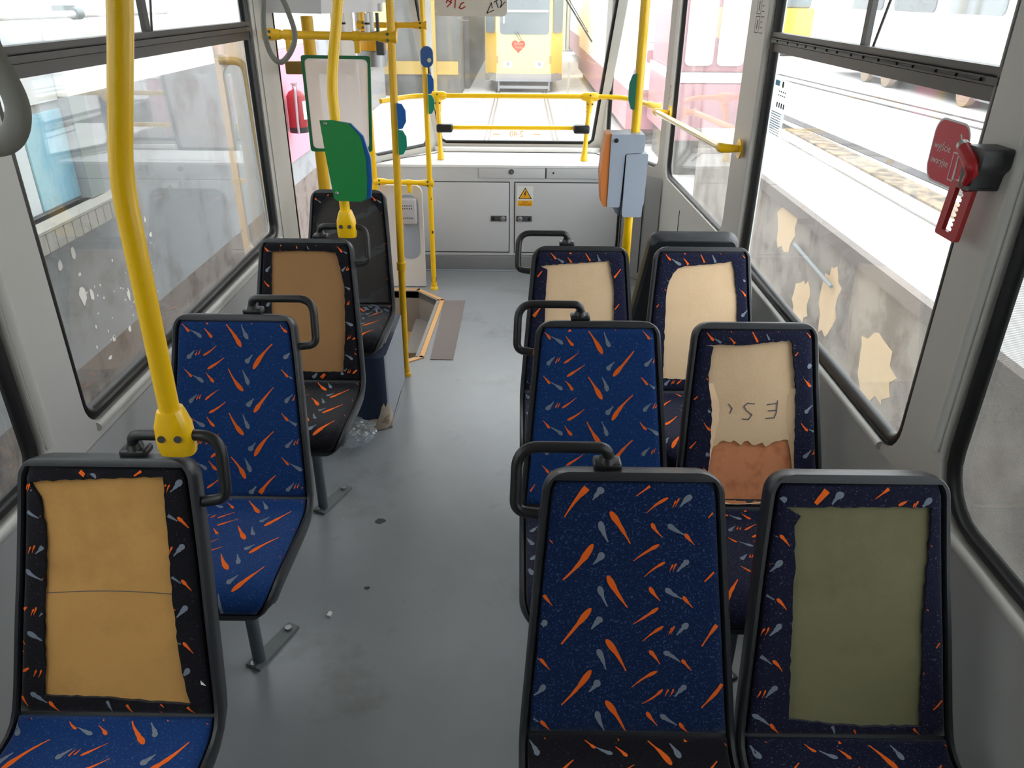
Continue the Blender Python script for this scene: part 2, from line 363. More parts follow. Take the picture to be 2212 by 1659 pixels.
bm = B(); plate(bm, [(-1.2, -3.55), (1.04, -3.55), (1.04, 4.2), (.96, 5.2), (.8, 5.95), (-.84, 5.95), (-1.2, 5.2)], [], .05, lambda a, b, h: Vector((a, b, ZR + h))); struct('ceiling', bm, [M['ceiling']], None, None)
# left wall past the door opening
bm = B(); plate(bm, [(4.93, -.1), (5.34, -.1), (5.34, ZR), (4.93, ZR)], [], .05, lambda a, b, h: Vector((-1.06 - h, a, b))); struct('wall_left_rear', bm, [M['wall']], None, None)
# rounded pillar beside the door and its black rubber
bm = B(); plate(bm, rrect(3.645, -.1, 3.90, ZR, 0), [], .03, lambda a, b, h: Vector((XL + .001 + h * math.sin(max(.1, min(3.04, (a - 3.645) / .255 * math.pi))), a, b)));
plate(bm, [(3.905, -.05), (3.94, -.05), (3.94, ZR), (3.905, ZR)], [], .05, lambda a, b, h: Vector((XL - .05 + h, a, b)), 1)
struct('trim_1', bm, [M['wall'], M['rail']], None, None)
# rounded light ledges along the sills and posts
bm = B()
for (X, s, y0, y1, z) in ((XL, 1, 1.80, 3.60, ZS + .008), (XR, -1, 1.78, 3.33, ZS - .012), (XR, -1, -.3, 1.45, ZS - .02), (XL, 1, -.3, 1.50, ZS - .012)):
    tube(bm, [(X + s * .001, y0, z), (X + s * .001, y1, z)], .013, 12)
tube(bm, [(XL + .002, 1.592, .8), (XL + .002, 1.592, 2.0)], .014, 12); tube(bm, [(XR - .002, 1.542, .85), (XR - .002, 1.542, 2.0)], .014, 12); tube(bm, [(XR - .004, 3.352, .72), (XR - .004, 3.352, 2.1)], .014, 12)
struct('trim_2', bm, [M['wall']])
# seams in the lower right wall, shallow grey lower panels
bm = B()
for y in (1.35, 2.25, 2.62): box(bm, (XR - .002, y - .003, .06), (XR + .004, y + .003, .66))
box(bm, (XR - .002, 1.0, .655), (XR + .004, 3.2, .661))
for a in (.30, .62, 1.1):
    p = fn1(a, .2, 0); q = fn1(a, .66, 0); tube(bm, [(p.x - .001, p.y, .05), (q.x - .001, q.y, .66)], .003, 6)
struct('trim_3', bm, [M['dark_gap']], None, None)
bm = B(); box(bm, (XR - .006, -3.4, .0), (XR - .001, 3.38, .70)); box(bm, (XL + .001, -3.4, 0), (XL + .006, 3.6, .70)); struct('trim_4', bm, [M['wall_low']], None, None)

def window(n, hole, fn, glass, gw=.022, gdepth=.02, rail=None, smooth=40):
    bm = B(); cx = sum(p[0] for p in hole) / len(hole); cy = sum(p[1] for p in hole) / len(hole)
    plate(bm, hole, [], .006, lambda a, b, h: fn(a, b, .036 + h)); w = struct('window_%d' % n, bm, glass, None, None)
    bm = B(); loop = hole + [hole[0]]; N = len(hole)
    inner = []
    for i in range(N):
        a = Vector(hole[i - 1]); b = Vector(hole[i]); d = Vector(hole[(i + 1) % N]); t = (d - a).normalized(); nn = Vector((-t.y, t.x))
        if nn.dot(Vector((cx, cy)) - b) < 0: nn = -nn
        inner.append(b + nn * gw)
    for i in range(N):
        j = (i + 1) % N; o0, o1, i0, i1 = Vector(hole[i]), Vector(hole[j]), inner[i], inner[j]
        m0 = (o0 + i0) / 2; m1 = (o1 + i1) / 2
        prof = [(o0, o1, gdepth), (o0 * .75 + i0 * .25, o1 * .75 + i1 * .25, gdepth - .008), (m0 * .6 + i0 * .4, m1 * .6 + i1 * .4, gdepth - .006), (i0, i1, gdepth + .006), (i0, i1, .034)]
        for (p, q) in zip(prof, prof[1:]):
            bm.faces.new([bm.verts.new(fn(*p[0], p[2])), bm.verts.new(fn(*p[1], p[2])), bm.verts.new(fn(*q[1], q[2])), bm.verts.new(fn(*q[0], q[2]))])
    bmesh.ops.remove_doubles(bm, verts=bm.verts[:], dist=1e-5)
    struct('gasket', bm, M['gasket'], w, 60)
    if rail: rail(w)
    return w
fl = lambda a, b, h: Vector((XL - h, a, b)); fr = lambda a, b, h: Vector((XR + h, a, b))
def slide_rail(fn, y0, y1, z, mull, slots=False):
    def f(w):
        bm = B()
        def bar(z0, z1, h0, h1):
            q = [fn(y, zz, h) for y in (y0, y1) for zz in (z0, z1) for h in (h0, h1)]; box(bm, [min(p[i] for p in q) for i in range(3)], [max(p[i] for p in q) for i in range(3)])
        bar(z, z + .030, .012, .036); bar(z + .034, z + .050, .0, .036); bar(z + .055, z + .070, .004, .036); bar(z + .030, z + .055, .018, .036)
        struct('window_rail', bm, M['rail'], w, None)
        if slots:
            bm = B(); k = y0 + .06
            while k < y1 - .1:
                Lk = random.uniform(.07, .12); p = fn(k, z + .042, -.0015)
                tube(bm, [(p.x, k, p.z), (p.x, k + Lk, p.z)], .0042, 8); k += Lk + .018
            struct('rail_slots', bm, M['handle'], w)
        bm = B(); p = fn(mull, 0, .02); q = fn(mull + .03, 0, .036); box(bm, (min(p.x, q.x), mull, z + .07), (max(p.x, q.x), mull + .032, ZT)); struct('mullion', bm, M['rail'], w, None)
        bm = B(); a = fn(mull + (.06 if not slots else -.04), z + .07, .03); b = fn(mull + (.20 if not slots else -.22), ZT, .03); tube(bm, [a, b], .004, 8); struct('stay_wire', bm, M['rail'], w)
    return f
window(1, rrect(-.40, ZS, 1.575, ZT, .09), fl, M['glass_left'], .035)
window(2, rrect(1.765, ZS + .02, 3.60, ZT, .07), fl, M['glass_left'], .034, .012, slide_rail(fl, 1.78, 3.59, 1.615, 2.62))
window(3, rrect(-.40, ZS - .01, 1.52, ZT, (.09, .16, .09, .09)), fr, M['film'], .035)
window(4, rrect(1.70, ZS - .005, 3.335, ZT, (.09, .05, .05, .05)), fr, M['glass'], .034, .012, slide_rail(fr, 1.705, 3.33, 1.60, 2.46, True))
window(5, rrect(.24, .755, 1.60, ZT, .09), fn1, M['glass_rear'], .02); window(6, rrect(.06, .775, .80, ZT, .07), fn2, M['glass_rear'], .02)
window(7, rrect(.05, .79, .62, ZT, .05), fn4, M['glass'], .02)
def rear_extra(w):
    bm = B(); fm = lambda x, y: Vector((-.02 - x, 5.905 - (y + .868 - .78) * .17, .868 + y))
    txt('2.40', .062, fm, bm); stroke(bm, [(-.175, 0), (-.125, 0)], .006, fm); stroke(bm, [(.125, 0), (.175, 0)], .006, fm); struct('number_marking', bm, M['sign_yellow'], w, None)
    bm = B(); rn = random.Random(2); ff = lambda x, y: fnr(x, y, .034)
    stroke(bm, [(.345, 1.36), (.348, 1.25)], .018, ff); stroke(bm, [(.347, 1.25), (.345, 1.14)], .009, ff); stroke(bm, [(.345, 1.14), (.34, 1.03)], .004, ff)
    for k in range(16):
        x = rn.choice((rn.uniform(-.5, -.2), rn.uniform(.3, .5))); z = rn.uniform(1.2, 1.8); a = rn.uniform(-.8, .8); Lk = rn.uniform(.05, .16)
        stroke(bm, [(x, z), (x + Lk * .5 * math.cos(a), z + Lk * .5 * math.sin(a)), (x + Lk * math.cos(a + .3), z + Lk * math.sin(a + .3))], .0022, ff)
    struct('glass_scratches', bm, M['paper'], w, None)
    bm = B(); tube(bm, [(.28, 5.96 - .17 * 1.02, 1.80), (.50, 5.97 - .17 * .72, 1.5)], .006, 8); tube(bm, [(.30, 5.95 - .17 * 1.02, 1.80), (.47, 5.96 - .17 * .72, 1.56)], .003, 6); struct('wiper', bm, M['handle'], w)
window(8, [(-.545, .80), (.52, .80), (.555, .83), (.665, 1.85), (.64, 1.95), (-.70, 1.95), (-.725, 1.85), (-.592, .83)], fnr, M['glass_rear'], .022, .01, rear_extra)
# ================================================================== seats
def catmull(P, n):
    P = [Vector(p) for p in P]; out = []
    for i in range(len(P) - 1):
        p0 = P[max(i - 1, 0)]; p1 = P[i]; p2 = P[i + 1]; p3 = P[min(i + 2, len(P) - 1)]
        for k in range(n):
            t = k / n; out.append(.5 * ((2 * p1) + (p2 - p0) * t + (2 * p0 - 5 * p1 + 4 * p2 - p3) * t * t + (3 * p1 - p0 - 3 * p2 + p3) * t ** 3))
    out.append(P[-1]); return out
_raw = catmull([(.200, .968), (.163, .86), (.122, .75), (.085, .66), (.050, .57), (.022, .50), (0, .458), (-.030, .437), (-.08, .432), (-.2, .438), (-.32, .446), (-.37, .443), (-.402, .425), (-.412, .39)], 6)
_acc = [0.0]
for a, b in zip(_raw, _raw[1:]): _acc.append(_acc[-1] + (b - a).length)
SL = _acc[-1]
def Ps(s):
    s = max(0.0, min(SL - 1e-6, s)); i = 0
    while _acc[i + 1] < s: i += 1
    t = (s - _acc[i]) / (_acc[i + 1] - _acc[i]); return _raw[i].lerp(_raw[i + 1], t)
def Ns(s):
    t = (Ps(s + .012) - Ps(s - .012)); t.normalize(); return Vector((t.y, -t.x)) if False else Vector((t.y, -t.x))
SC_ = next(_acc[i] for i in range(len(_raw)) if _raw[i].x <= .001)        # crease
def Ws(s):
    s = max(0.0, min(SL, s))
    if s < SC_: w = .175 + (.219 - .175) * (s / SC_) ** .95
    else: w = .219
    r = .042
    if s < r: w -= r - math.sqrt(max(0, r * r - (r - s) ** 2))
    r2 = .085; q = SL - s
    if q < r2: w -= (r2 - math.sqrt(max(0, r2 * r2 - (r2 - q) ** 2))) * .8
    return w
def SP(x, s, h):
    p = Ps(s); n = Ns(s)
    return Vector((x, p.x + n.x * h, p.y + n.y * h))
# orientation of the normal: towards the sitter (-y, +z)
if Ns(.2).x > 0:
    _N0 = Ns
    def Ns(s): return -_N0(s)
def shell_bm():
    bm = B(); S = [0, .002, .006, .012, .0165, .018, .026, .034, .042] + [.042 + (SL - .042 - .09) * k / 30 for k in range(1, 31)] + [SL - .07, SL - .05, SL - .035, SL - .022, SL - .0175, SL - .0165, SL - .008, SL - .003, SL]
    rings = []
    for s in S:
        w = Ws(s); th = .050 if s < SC_ else .042
        e = min(1, s / .012, (SL - s) / .012) ; e = .72 + .28 * math.sqrt(max(0, 1 - (1 - e) ** 2))
        rim = .012; fl_ = rim if (s < .017 or s > SL - .017) else -.002
        half = [(-w * .8, -th * e), (-w + .016, -th * e), (-w + .004, -th * e + .012), (-w, -.012), (-w, .004 * e), (-w + .005, rim * e), (-w + .012, rim * e), (-w + .017, fl_ * e if fl_ > 0 else fl_)]
        ring = [SP(x, s, h) for x, h in half] + [SP(-x, s, h) for x, h in half[::-1]]
        rings.append([bm.verts.new(p) for p in ring])
    n = len(rings[0])
    for a, b in zip(rings, rings[1:]):
        for k in range(n): bm.faces.new((a[k], a[(k + 1) % n], b[(k + 1) % n], b[k]))
    bm.faces.new(rings[0]); bm.faces.new(rings[-1][::-1]); return bm
def handle_bm(sd):
    bm = B(); m = sd * .050
    pts = [(m, .215, .970), (m + sd * .004, .222, 1.004), (m + sd * .222 - sd * .05, .214, 1.004), (m + sd * .172, .205, .985 - .14), (m + sd * .118, .175, .842)]
    P = [(m, .224, .966), (m, .219, 1.010), (sd * .228, .220, 1.010), (sd * .232, .188, .880), (sd * .185, .182, .876)]
    tube(bm, fillet(P, .045, 8), .0115, 14)
    return bm
def handle_base_bm(sd):
    bm = B(); m = sd * .050
    box(bm, (m - .028, .206, .962), (m + .028, .244, .979), 0, .006); tube(bm, [(m, .224, .976), (m, .2245, .992)], [.019, .0125], 14); return bm
MOTIFS = [  # tail, head, width, colour(1 orange, 2 grey); metres inside a 0.28 x 0.13 cell, y downwards
    ((.130, .008), (.171, .073), .0105, 1), ((.171, .010), (.188, .052), .0100, 2), ((.260, -.068), (.202, .006), .0105, 1), ((.203, -.036), (.183, -.012), .0120, 2),
    ((.120, -.026), (.070, .008), .0062, 1), ((.034, .083), (.012, .107), .0100, 2), ((.043, .083), (.036, .100), .0030, 1), ((.050, .083), (.043, .098), .0030, 1),
    ((.099, .070), (.058, .101), .0050, 1), ((.065, .021), (.087, .049), .0070, 1), ((.002, .008), (.022, .031), .0060, 1), ((.024, .026), (.058, .047), .0090, 2)]
def fabric(name, parent, s0, s1, h0, hole, mats, seed, flip=False, inset=.0185, ox=0.0, oy=0.0, pad=.010, density=1.0, round_r=.02):
    rnd = random.Random(seed)
    def wf(s): return min(Ws(s), Ws(max(s, .045)) if s < .1 else 9) - inset
    outl = []
    ns = 22; ss = [s0 + (s1 - s0) * k / ns for k in range(ns + 1)]
    outl = [(-(Ws(s) - inset), s) for s in ss] + [((Ws(s) - inset), s) for s in ss[::-1]]
    r = .018
    def edge(x, s): return max(0.0, min(Ws(s) - inset - abs(x), s - s0, s1 - s))
    def hh(x, s):
        d = min(1, edge(x, s) / round_r); return h0 + pad * math.sqrt(max(0, 1 - (1 - d) ** 2))
    holes = []; bm = B()
    if hole:
        holes = [hole]
    ext = []
    for ring in (.004, .010, .018):
        for s in ss:
            if s0 + ring < s < s1 - ring:
                for sg in (-1, 1): ext.append((sg * (Ws(s) - inset - ring), s))
        for k in range(1, 18):
            for sb in (s0 + ring, s1 - ring): ext.append(((k / 9 - 1) * (Ws(sb) - inset - ring), sb))
    for s in [s0 + .02 + (s1 - s0 - .04) * k / 20 for k in range(21)]:
        for k in range(-7, 8): ext.append((k / 7.5 * (Ws(s) - inset - .02), s + 1e-4 * k))
    V, F = cdt(outl, holes, ext)
    vs = [bm.verts.new(SP(v[0], v[1], hh(v[0], v[1]))) for v in V]; ed = set()
    for f in F:
        bm.faces.new([vs[i] for i in f]).material_index = 0
        for i in range(len(f)): ed.add((f[i], f[(i + 1) % len(f)]))
    low = {}
    for (i, j) in list(ed):
        if (j, i) not in ed:
            for q in (i, j):
                if q not in low: low[q] = bm.verts.new(SP(V[q][0], V[q][1], -.004))
            bm.faces.new((vs[i], vs[j], low[j], low[i])).material_index = 0
    # woven pattern
    cw, ch = .28, .13; rows = int((s1 - s0) / ch) + 3
    for rr in range(-1, rows):
        for cc in range(-2, 3):
            for (t, hd, w, mi) in MOTIFS:
                t = Vector(t); hd = Vector(hd)
                if flip: t = Vector((cw - t.x, ch - t.y)); hd = Vector((cw - hd.x, ch - hd.y))
                o = Vector((cc * cw + ox - .14, s0 + rr * ch + oy)); jit = Vector((rnd.uniform(-.002, .002), rnd.uniform(-.002, .002)))
                a = t + o + jit; b = hd + o + jit; d = b - a; Ld = d.length; u = d / Ld; nrm = Vector((-u.y, u.x)); bend = rnd.uniform(-.05, .05) * Ld
                QS = (0, .14, .28, .42, .55, .67, .78, .86, .91, .95, .98, 1); nk = len(QS) - 1; row = []
                for k in range(nk + 1):
                    q = QS[k]; prof = (.20 + .80 * (q / .76) ** 1.5) * w / 2 * 1.25 if q < .76 else w / 2 * 1.25 * math.sqrt(max(.0, 1 - ((q - .76) / .242) ** 2))
                    prof *= rnd.uniform(.74, 1.22) if q < .74 else 1
                    cpt = a + d * q + nrm * bend * math.sin(q * math.pi)
                    row.append((cpt + nrm * prof, cpt - nrm * prof))
                for k in range(nk):
                    quad = [row[k][0], row[k][1], row[k + 1][1], row[k + 1][0]]
                    if all(edge(p.x, p.y) > .0015 for p in quad) and not (hole and any(inpoly((p.x, p.y), hole) for p in quad)):
                        bm.faces.new([bm.verts.new(SP(p.x, p.y, hh(p.x, p.y) + .0009)) for p in quad]).material_index = mi
    me_o = obj(name, bm, [mats, M['orange'], M['grey_yarn']], parent, 50); return me_o, hh
def ragged(pts, s_at, amp, seed, s0, s1, inset=.0185):
    """normalised corner list (a across -1..1, b down the backrest 0..1) -> ragged outline in metres"""
    rnd = random.Random(seed); out = []
    P = []
    for a, b in pts:
        s = s0 + (s1 - s0) * b; P.append(Vector((a * (Ws(s) - inset), s)))
    for i in range(len(P)):
        p, q = P[i], P[(i + 1) % len(P)]; n = max(1, int((q - p).length / .012)); d = (q - p); nn = Vector((-d.y, d.x)).normalized()
        for k in range(n):
            j = 0 if k == 0 else rnd.uniform(-amp, amp)
            out.append(tuple(p + d * k / n + nn * j))
    return out
def foam_piece(name, parent, hole, depth, m, grow=.002, bulge=0.0, label=None):
    cx = sum(p[0] for p in hole) / len(hole); cy = sum(p[1] for p in hole) / len(hole); bm = B()
    o = [(p[0] + (p[0] - cx) / max(.001, math.hypot(p[0] - cx, p[1] - cy)) * grow, p[1] + (p[1] - cy) / max(.001, math.hypot(p[0] - cx, p[1] - cy)) * grow) for p in hole]
    xs = [p[0] for p in o]; ys = [p[1] for p in o]; ext = [(min(xs) + (max(xs) - min(xs)) * (i + .5) / 9, min(ys) + (max(ys) - min(ys)) * (j + .5) / 14 + 1e-4 * i) for i in range(9) for j in range(14)]
    V, F = cdt(o, [], ext); V2 = V
    top = [bm.verts.new(SP(v[0], v[1], depth + bulge * math.sin(v[1] * 31 + v[0] * 17))) for v in V]; ed = set()
    for f in F:
        bm.faces.new([top[i] for i in f])
        for i in range(len(f)): ed.add((f[i], f[(i + 1) % len(f)]))
    low = {}
    for (i, j) in list(ed):
        if (j, i) not in ed:
            for q in (i, j):
                if q not in low: low[q] = bm.verts.new(SP(V[q][0], V[q][1], -.003))
            bm.faces.new((top[i], top[j], low[j], low[i]))
    ob = obj(name, bm, m, parent, 50)
    if label: ob['label'] = label
    return ob
SB0, SB1 = .020, SC_ - .012          # backrest cover along the profile
SS0, SS1 = SC_ - .004, SL - .018     # seat cover
me_shell = me_hand = None
def link_copy(src, parent):
    o = src.copy(); COL.objects.link(o); o.parent = parent; return o
shared = {}
def share(key, name, make, m, parent, smooth=35):
    if key in shared:
        o = link_copy(shared[key], parent); WO[o.name] = Vector((0, 0, 0)); return o
    o = obj(name, make(), m, parent, smooth); shared[key] = o; return o
def seat_leg(sd):
    bm = B(); x = sd * .055
    tube(bm, [(x, -.19, .40), (x, -.19, .012)], .019, 14)
    return bm
def seat_foot(sd):
    bm = B(); x = sd * .055; d = Vector((sd * .07, .16)).normalized(); nn = Vector((-d.y, d.x))
    pts = [Vector((x, -.19)) - d * .03 + nn * .026, Vector((x, -.19)) - d * .03 - nn * .026, Vector((x, -.19)) + d * .16 - nn * .020, Vector((x, -.19)) + d * .16 + nn * .020]
    plate(bm, [tuple(p) for p in pts], [], .010, lambda a, b, h: Vector((a, b, .0005 + h))); return bm
def seat_bolt(sd, k):
    bm = B(); x = sd * .055; d = Vector((sd * .07, .16)).normalized(); p = Vector((x, -.19)) + d * (-.022 if k == 0 else .135)
    tube(bm, [(p.x, p.y, .009), (p.x, p.y, .020)], .011, 8); return bm
def seat(loc, label, back, sitm, hole=None, foam=None, sd=0, flip=False, seed=1, rot=0, group=None, foamlabel=None, leg=True, depth=.006, legsd=None, oy=0.0, seat_dens=True, seatm_flip=False):
    root = thing('passenger_chair', label, 'seat', (0, 0, 0), group)
    share('shell', 'seat_shell', shell_bm, M['plastic'], root)
    hp = ragged(hole, None, .0016, seed, SB0, SB1) if hole else None
    fb, _ = fabric('backrest_cover', root, SB0, SB1, .004, hp, back, seed, flip, ox=random.Random(seed).uniform(-.03, .03), oy=oy)
    if foam: foam_piece('backrest_foam', root, hp, depth, foam, label=foamlabel, bulge=.0012)
    fabric('seat_cushion', root, SS0, SS1, .008, None, sitm, seed + 50, seatm_flip, pad=.016, round_r=.03, ox=.05)
    if sd:
        h = share('handle%d' % sd, 'grab_handle', lambda: handle_bm(sd), M['handle'], root); share('hb%d' % sd, 'handle_mount', lambda: handle_base_bm(sd), M['handle'], root)
        share('scr', 'screw', lambda: screw_bm(), M['steel'], root) if False else None
    if leg:
        q = legsd or sd or 1
        share('leg%d' % q, 'leg', lambda: seat_leg(q), M['leg'], root); ft = share('foot%d' % q, 'foot_plate', lambda: seat_foot(q), M['foot'], root)
        for k in (0, 1): share('bolt%d%d' % (q, k), 'bolt', lambda: seat_bolt(q, k), M['steel'], ft)
        bm_key = 'wallbr%d' % q
        def br():
            bm = B(); box(bm, (-.16, -.30, .385), (.16, -.26, .405)); box(bm, (-.16, -.12, .372), (.16, -.08, .395)); return bm
        share('bracket', 'seat_bracket', br, M['leg'], root)
    root.location = loc; root.rotation_euler = (0, 0, rot); return root
GR = 'seats of the right hand rows'; GL = 'single seats along the left windows'
M['foot'] = mat('worn foot plate', c(116, 120, 122), .5, var=.1, vscale=30)
BF, NF, KF = M['blue_fab'], M['navy_fab'], M['black_fab']
RA, RWX = .231, .683
sR1 = seat((RA, 1.055, 0), 'nearest right aisle seat with intact blue patterned backrest and black grab handle', M['blue_shaded_fab'], KF, sd=-1, flip=True, seed=3, group=GR, legsd=-1)
sR2 = seat((.672, 1.055, 0), 'nearest right window seat whose cut cover bares a khaki grey foam sheet', NF, NF, [(-.90, .085), (.86, .082), (.83, .25), (.76, .62), (.74, .955), (.2, .96), (-.6, .935), (-.66, .6), (-.70, .3), (-.76, .16), (-.70, .12)], M['foam_grey'], 0, True, 5, group=GR, foamlabel='exposed khaki grey foam', legsd=-1)
sR3 = seat((RA, 1.825, 0), 'second right aisle seat from the front, intact bright blue backrest with handle', BF, NF, sd=-1, seed=8, group=GR, legsd=-1)
sR4 = seat((.680, 1.825, 0), 'right window seat with torn foam over brown board and pencilled letters', NF, NF, None if False else [(-.74, .095), (-.90, .085), (-.2, .085), (.60, .055), (.64, .07), (.70, .30), (.66, .70), (.66, .985), (.2, .985), (-.62, .985), (-.64, .70), (-.66, .45), (-.78, .25)], None, 0, False, 12, group=GR, legsd=-1)
sR5 = seat((RA, 2.55, 0), 'third right aisle seat, black handle on top and cream foam in its torn backrest', NF, NF, [(-.92, .105), (-.3, .085), (.3, .075), (.62, .065), (.66, .045), (.74, .25), (.72, .6), (.70, .90), (-.68, .90), (-.72, .5), (-.74, .25), (-.74, .13)], M['foam_lit'], -1, False, 15, group=GR, foamlabel='exposed cream foam', legsd=-1)
sR6 = seat((RWX, 2.555, 0), 'third right window seat with round-cornered cutout of cream foam, no handle', NF, NF, [(-.40, .098), (.1, .085), (.48, .075), (.68, .06), (.72, .12), (.78, .35), (.76, .70), (.74, .93), (-.68, .91), (-.74, .5), (-.76, .30), (-.73, .22), (-.66, .155), (-.55, .115)], M['foam_lit'], 0, False, 17, group=GR, foamlabel='exposed cream foam', legsd=-1)
sR7 = seat((.69, 3.145, 0), 'seat turned away at the right window, only its dark plastic back showing', NF, NF, None, None, 0, False, 19, rot=math.pi, group=GR)
sL1 = seat((-.820, 1.085, 0), 'nearest left seat with yellow ochre foam bared above a blue seat cushion', KF, BF, [(-.93, .055), (.2, .035), (.74, .03), (.72, .25), (.70, .5), (.72, .75), (.76, .90), (.80, .955), (.3, .945), (-.2, .93), (-.74, .925), (-.75, .5), (-.74, .25), (-.80, .12)], M['foam_tan'], 1, True, 22, group=GL, foamlabel='exposed ochre foam')
sL2 = seat((-.820, 1.85, 0), 'left seat with intact blue patterned backrest and blue cushion', BF, BF, sd=1, seed=25, group=GL)
sL3 = seat((-.803, 2.615, 0), 'left seat with shade-toned brown foam panel bared in a black patterned backrest', KF, KF, [(-.80, .06), (-.2, .05), (.5, .055), (.70, .06), (.76, .12), (.84, .3), (.80, .6), (.70, .935), (.1, .94), (-.72, .92), (-.76, .5)], M['foam_shaded'], 1, False, 28, group=GL, foamlabel='exposed shade-toned brown foam')
sL4 = seat((-.805, 3.42, 0), 'rearmost left seat stripped to bare black board, on a navy box', KF, KF, [(-.80, .10), (-.62, .03), (.3, .025), (.66, .03), (.84, .12), (.95, .2), (.96, .5), (.95, .8), (.95, .985), (0, .99), (-.95, .985), (-.95, .7), (-.95, .4), (-.94, .22)], M['black_board'], 0, False, 31, group=GL, foamlabel='bare black backing board', leg=False, depth=-.001)
# torn foam seat: brown board below, foam sheet with torn lower edge above, leaning foam cheeks at the sides
def local(fn): return fn
hp4 = ragged([(-.74, .095), (-.90, .085), (-.2, .085), (.60, .055), (.64, .07), (.70, .30), (.66, .70), (.66, .985), (.2, .985), (-.62, .985), (-.64, .70), (-.66, .45), (-.78, .25)], None, .0016, 12, SB0, SB1)
WO[sR4.name] = Vector((0, 0, 0))
ss_ = [p for p in hp4]; b_ = lambda b: SB0 + (SB1 - SB0) * b
foam_piece('backing_board', sR4, hp4, -.0018, M['board_brown'], label='brown fibreboard back')
top = [p for p in hp4 if p[1] < b_(.60)]
rnd = random.Random(4); xr = max(p[0] for p in hp4 if abs(p[1] - b_(.6)) < .03); xl = min(p[0] for p in hp4 if abs(p[1] - b_(.6)) < .03)
tear = [(xr + (xl - xr) * k / 24, b_(.635) + rnd.uniform(-.006, .006) + .005 * math.sin(k * 1.7 + 1) - .006 * math.sin(k * .45)) for k in range(25)]
i0 = hp4.index(min(hp4, key=lambda p: abs(p[1] - b_(.6)) + (0 if p[0] > 0 else 9))); i1 = hp4.index(min(hp4, key=lambda p: abs(p[1] - b_(.6)) + (0 if p[0] < 0 else 9)))
lo_, hi_ = sorted((i0, i1)); seq1 = hp4[hi_ + 1:] + hp4[:lo_]; seq2 = hp4[lo_:hi_]
up_ = seq1 if sum(p[1] for p in seq1) / len(seq1) < sum(p[1] for p in seq2) / len(seq2) else seq2
tt = tear if (Vector(up_[-1]) - Vector(tear[0])).length < (Vector(up_[-1]) - Vector(tear[-1])).length else tear[::-1]
fp = foam_piece('backrest_foam', sR4, list(up_) + tt, .004, M['foam_lit'], grow=0.0, label='torn cream foam sheet')
bm = B()
for sg, lst in ((-1, [p for p in hp4 if p[0] < 0 and p[1] > b_(.3)]), (1, [p for p in hp4 if p[0] > 0 and p[1] > b_(.3)])):
    lst = sorted(lst, key=lambda p: p[1]); a = []
    for k, p in enumerate(lst):
        w = .016 + .012 * math.sin(k * .25); a.append((bm.verts.new(SP(p[0], p[1], .010)), bm.verts.new(SP(p[0] - sg * w, p[1], .0035 - .003 * k / len(lst)))))
    for (p0, q0), (p1, q1) in zip(a, a[1:]): bm.faces.new((p0, p1, q1, q0))
obj('foam_edge', bm, M['foam_lit'], sR4, 60)
gfn = lambda x, y: SP(.02 + x, b_(.46) - y, .0056)
for strokes in ([[(.052, .034), (.05, -.002), (.044, -.016), (.020, -.018)], [(.0505, .026), (.022, .022)], [(.050, .006), (.026, .004)]], [[(-.014, .024), (-.034, .026), (-.044, .016), (-.036, .004), (-.02, -.008), (-.030, -.022), (-.048, -.020)]], [[(-.088, .022), (-.078, .010), (-.084, -.004)]]):
    bm = B()
    for q in strokes: stroke(bm, q, .003, gfn)
    obj('pencil_letter', bm, M['ink_grey'], fp, None)
# screws on the shell side of the two nearest seats with handles, white cloth scrap and crease on the ochre foam
bm = B(); sfn = lambda x, y: SP(x, y, .0135)
V = [(.146, SB0 + .36), (.156, SB0 + .362), (.152, SB0 + .39), (.160, SB0 + .415), (.176, SB0 + .438), (.190, SB0 + .452), (.176, SB0 + .449), (.158, SB0 + .432), (.147, SB0 + .41)]
bm.faces.new([bm.verts.new(sfn(*p)) for p in V]); obj('lining_scrap', bm, M['paper'], sL1, None)['label'] = 'white torn lining scrap'
bm = B(); stroke(bm, [(-.135 + .27 * k / 12, SB0 + .262 - .006 * math.sin(k / 12 * math.pi)) for k in range(13)], .0016, lambda x, y: SP(x, y, .0078)); obj('foam_crease', bm, M['ink_grey'], sL1, None)
# navy box below the stripped seat (part of that seat), torn scraps on its cushion
WO[sL4.name] = Vector((-.805, 3.42, 0))
bm = B(); plate(bm, rrect(-1.06, 3.035, -.583, 3.555, (0, .05, 0, 0)), [], .36, lambda a, b, h: Vector((a, b, .004 + h)))
bx = obj('base_box', bm, [M['navy_box'], M['grey_box']], sL4, 40)
for p in bx.data.polygons:
    if p.normal.x > .9: p.material_index = 1
bm = B(); rnd = random.Random(9)
o = rrect(-1.06, 3.0325, -.580, 3.12, (0, .053, 0, 0), 8)
arc = [(-.82, 3.0325), (-.75, 3.0325), (-.69, 3.0325)] + [q for q in o if q[0] > -.66 and q[1] < 3.11][:9] + [(-.5805, 3.13)]
hts = [.012, .05, .06, .055, .09, .12, .13, .12, .135, .11, .12, .10, .03]
up = [bm.verts.new((p[0], p[1], hts[min(i, 12)] + rnd.uniform(-.008, .008))) for i, p in enumerate(arc)]; dn = [bm.verts.new((p[0], p[1], .004)) for p in arc]
for i in range(len(arc) - 1): bm.faces.new((dn[i], dn[i + 1], up[i + 1], up[i]))
obj('worn_corner', bm, M['worn'], bx, 50)
bm = B(); strip(bm, [(-.577, 3.06), (-.577, 3.45)], .006, .001, .012, 0); obj('floor_trim', bm, M['steel'], bx, None)
WO[sL4.name] = Vector((0, 0, 0)); rnd = random.Random(14)
bm = B()
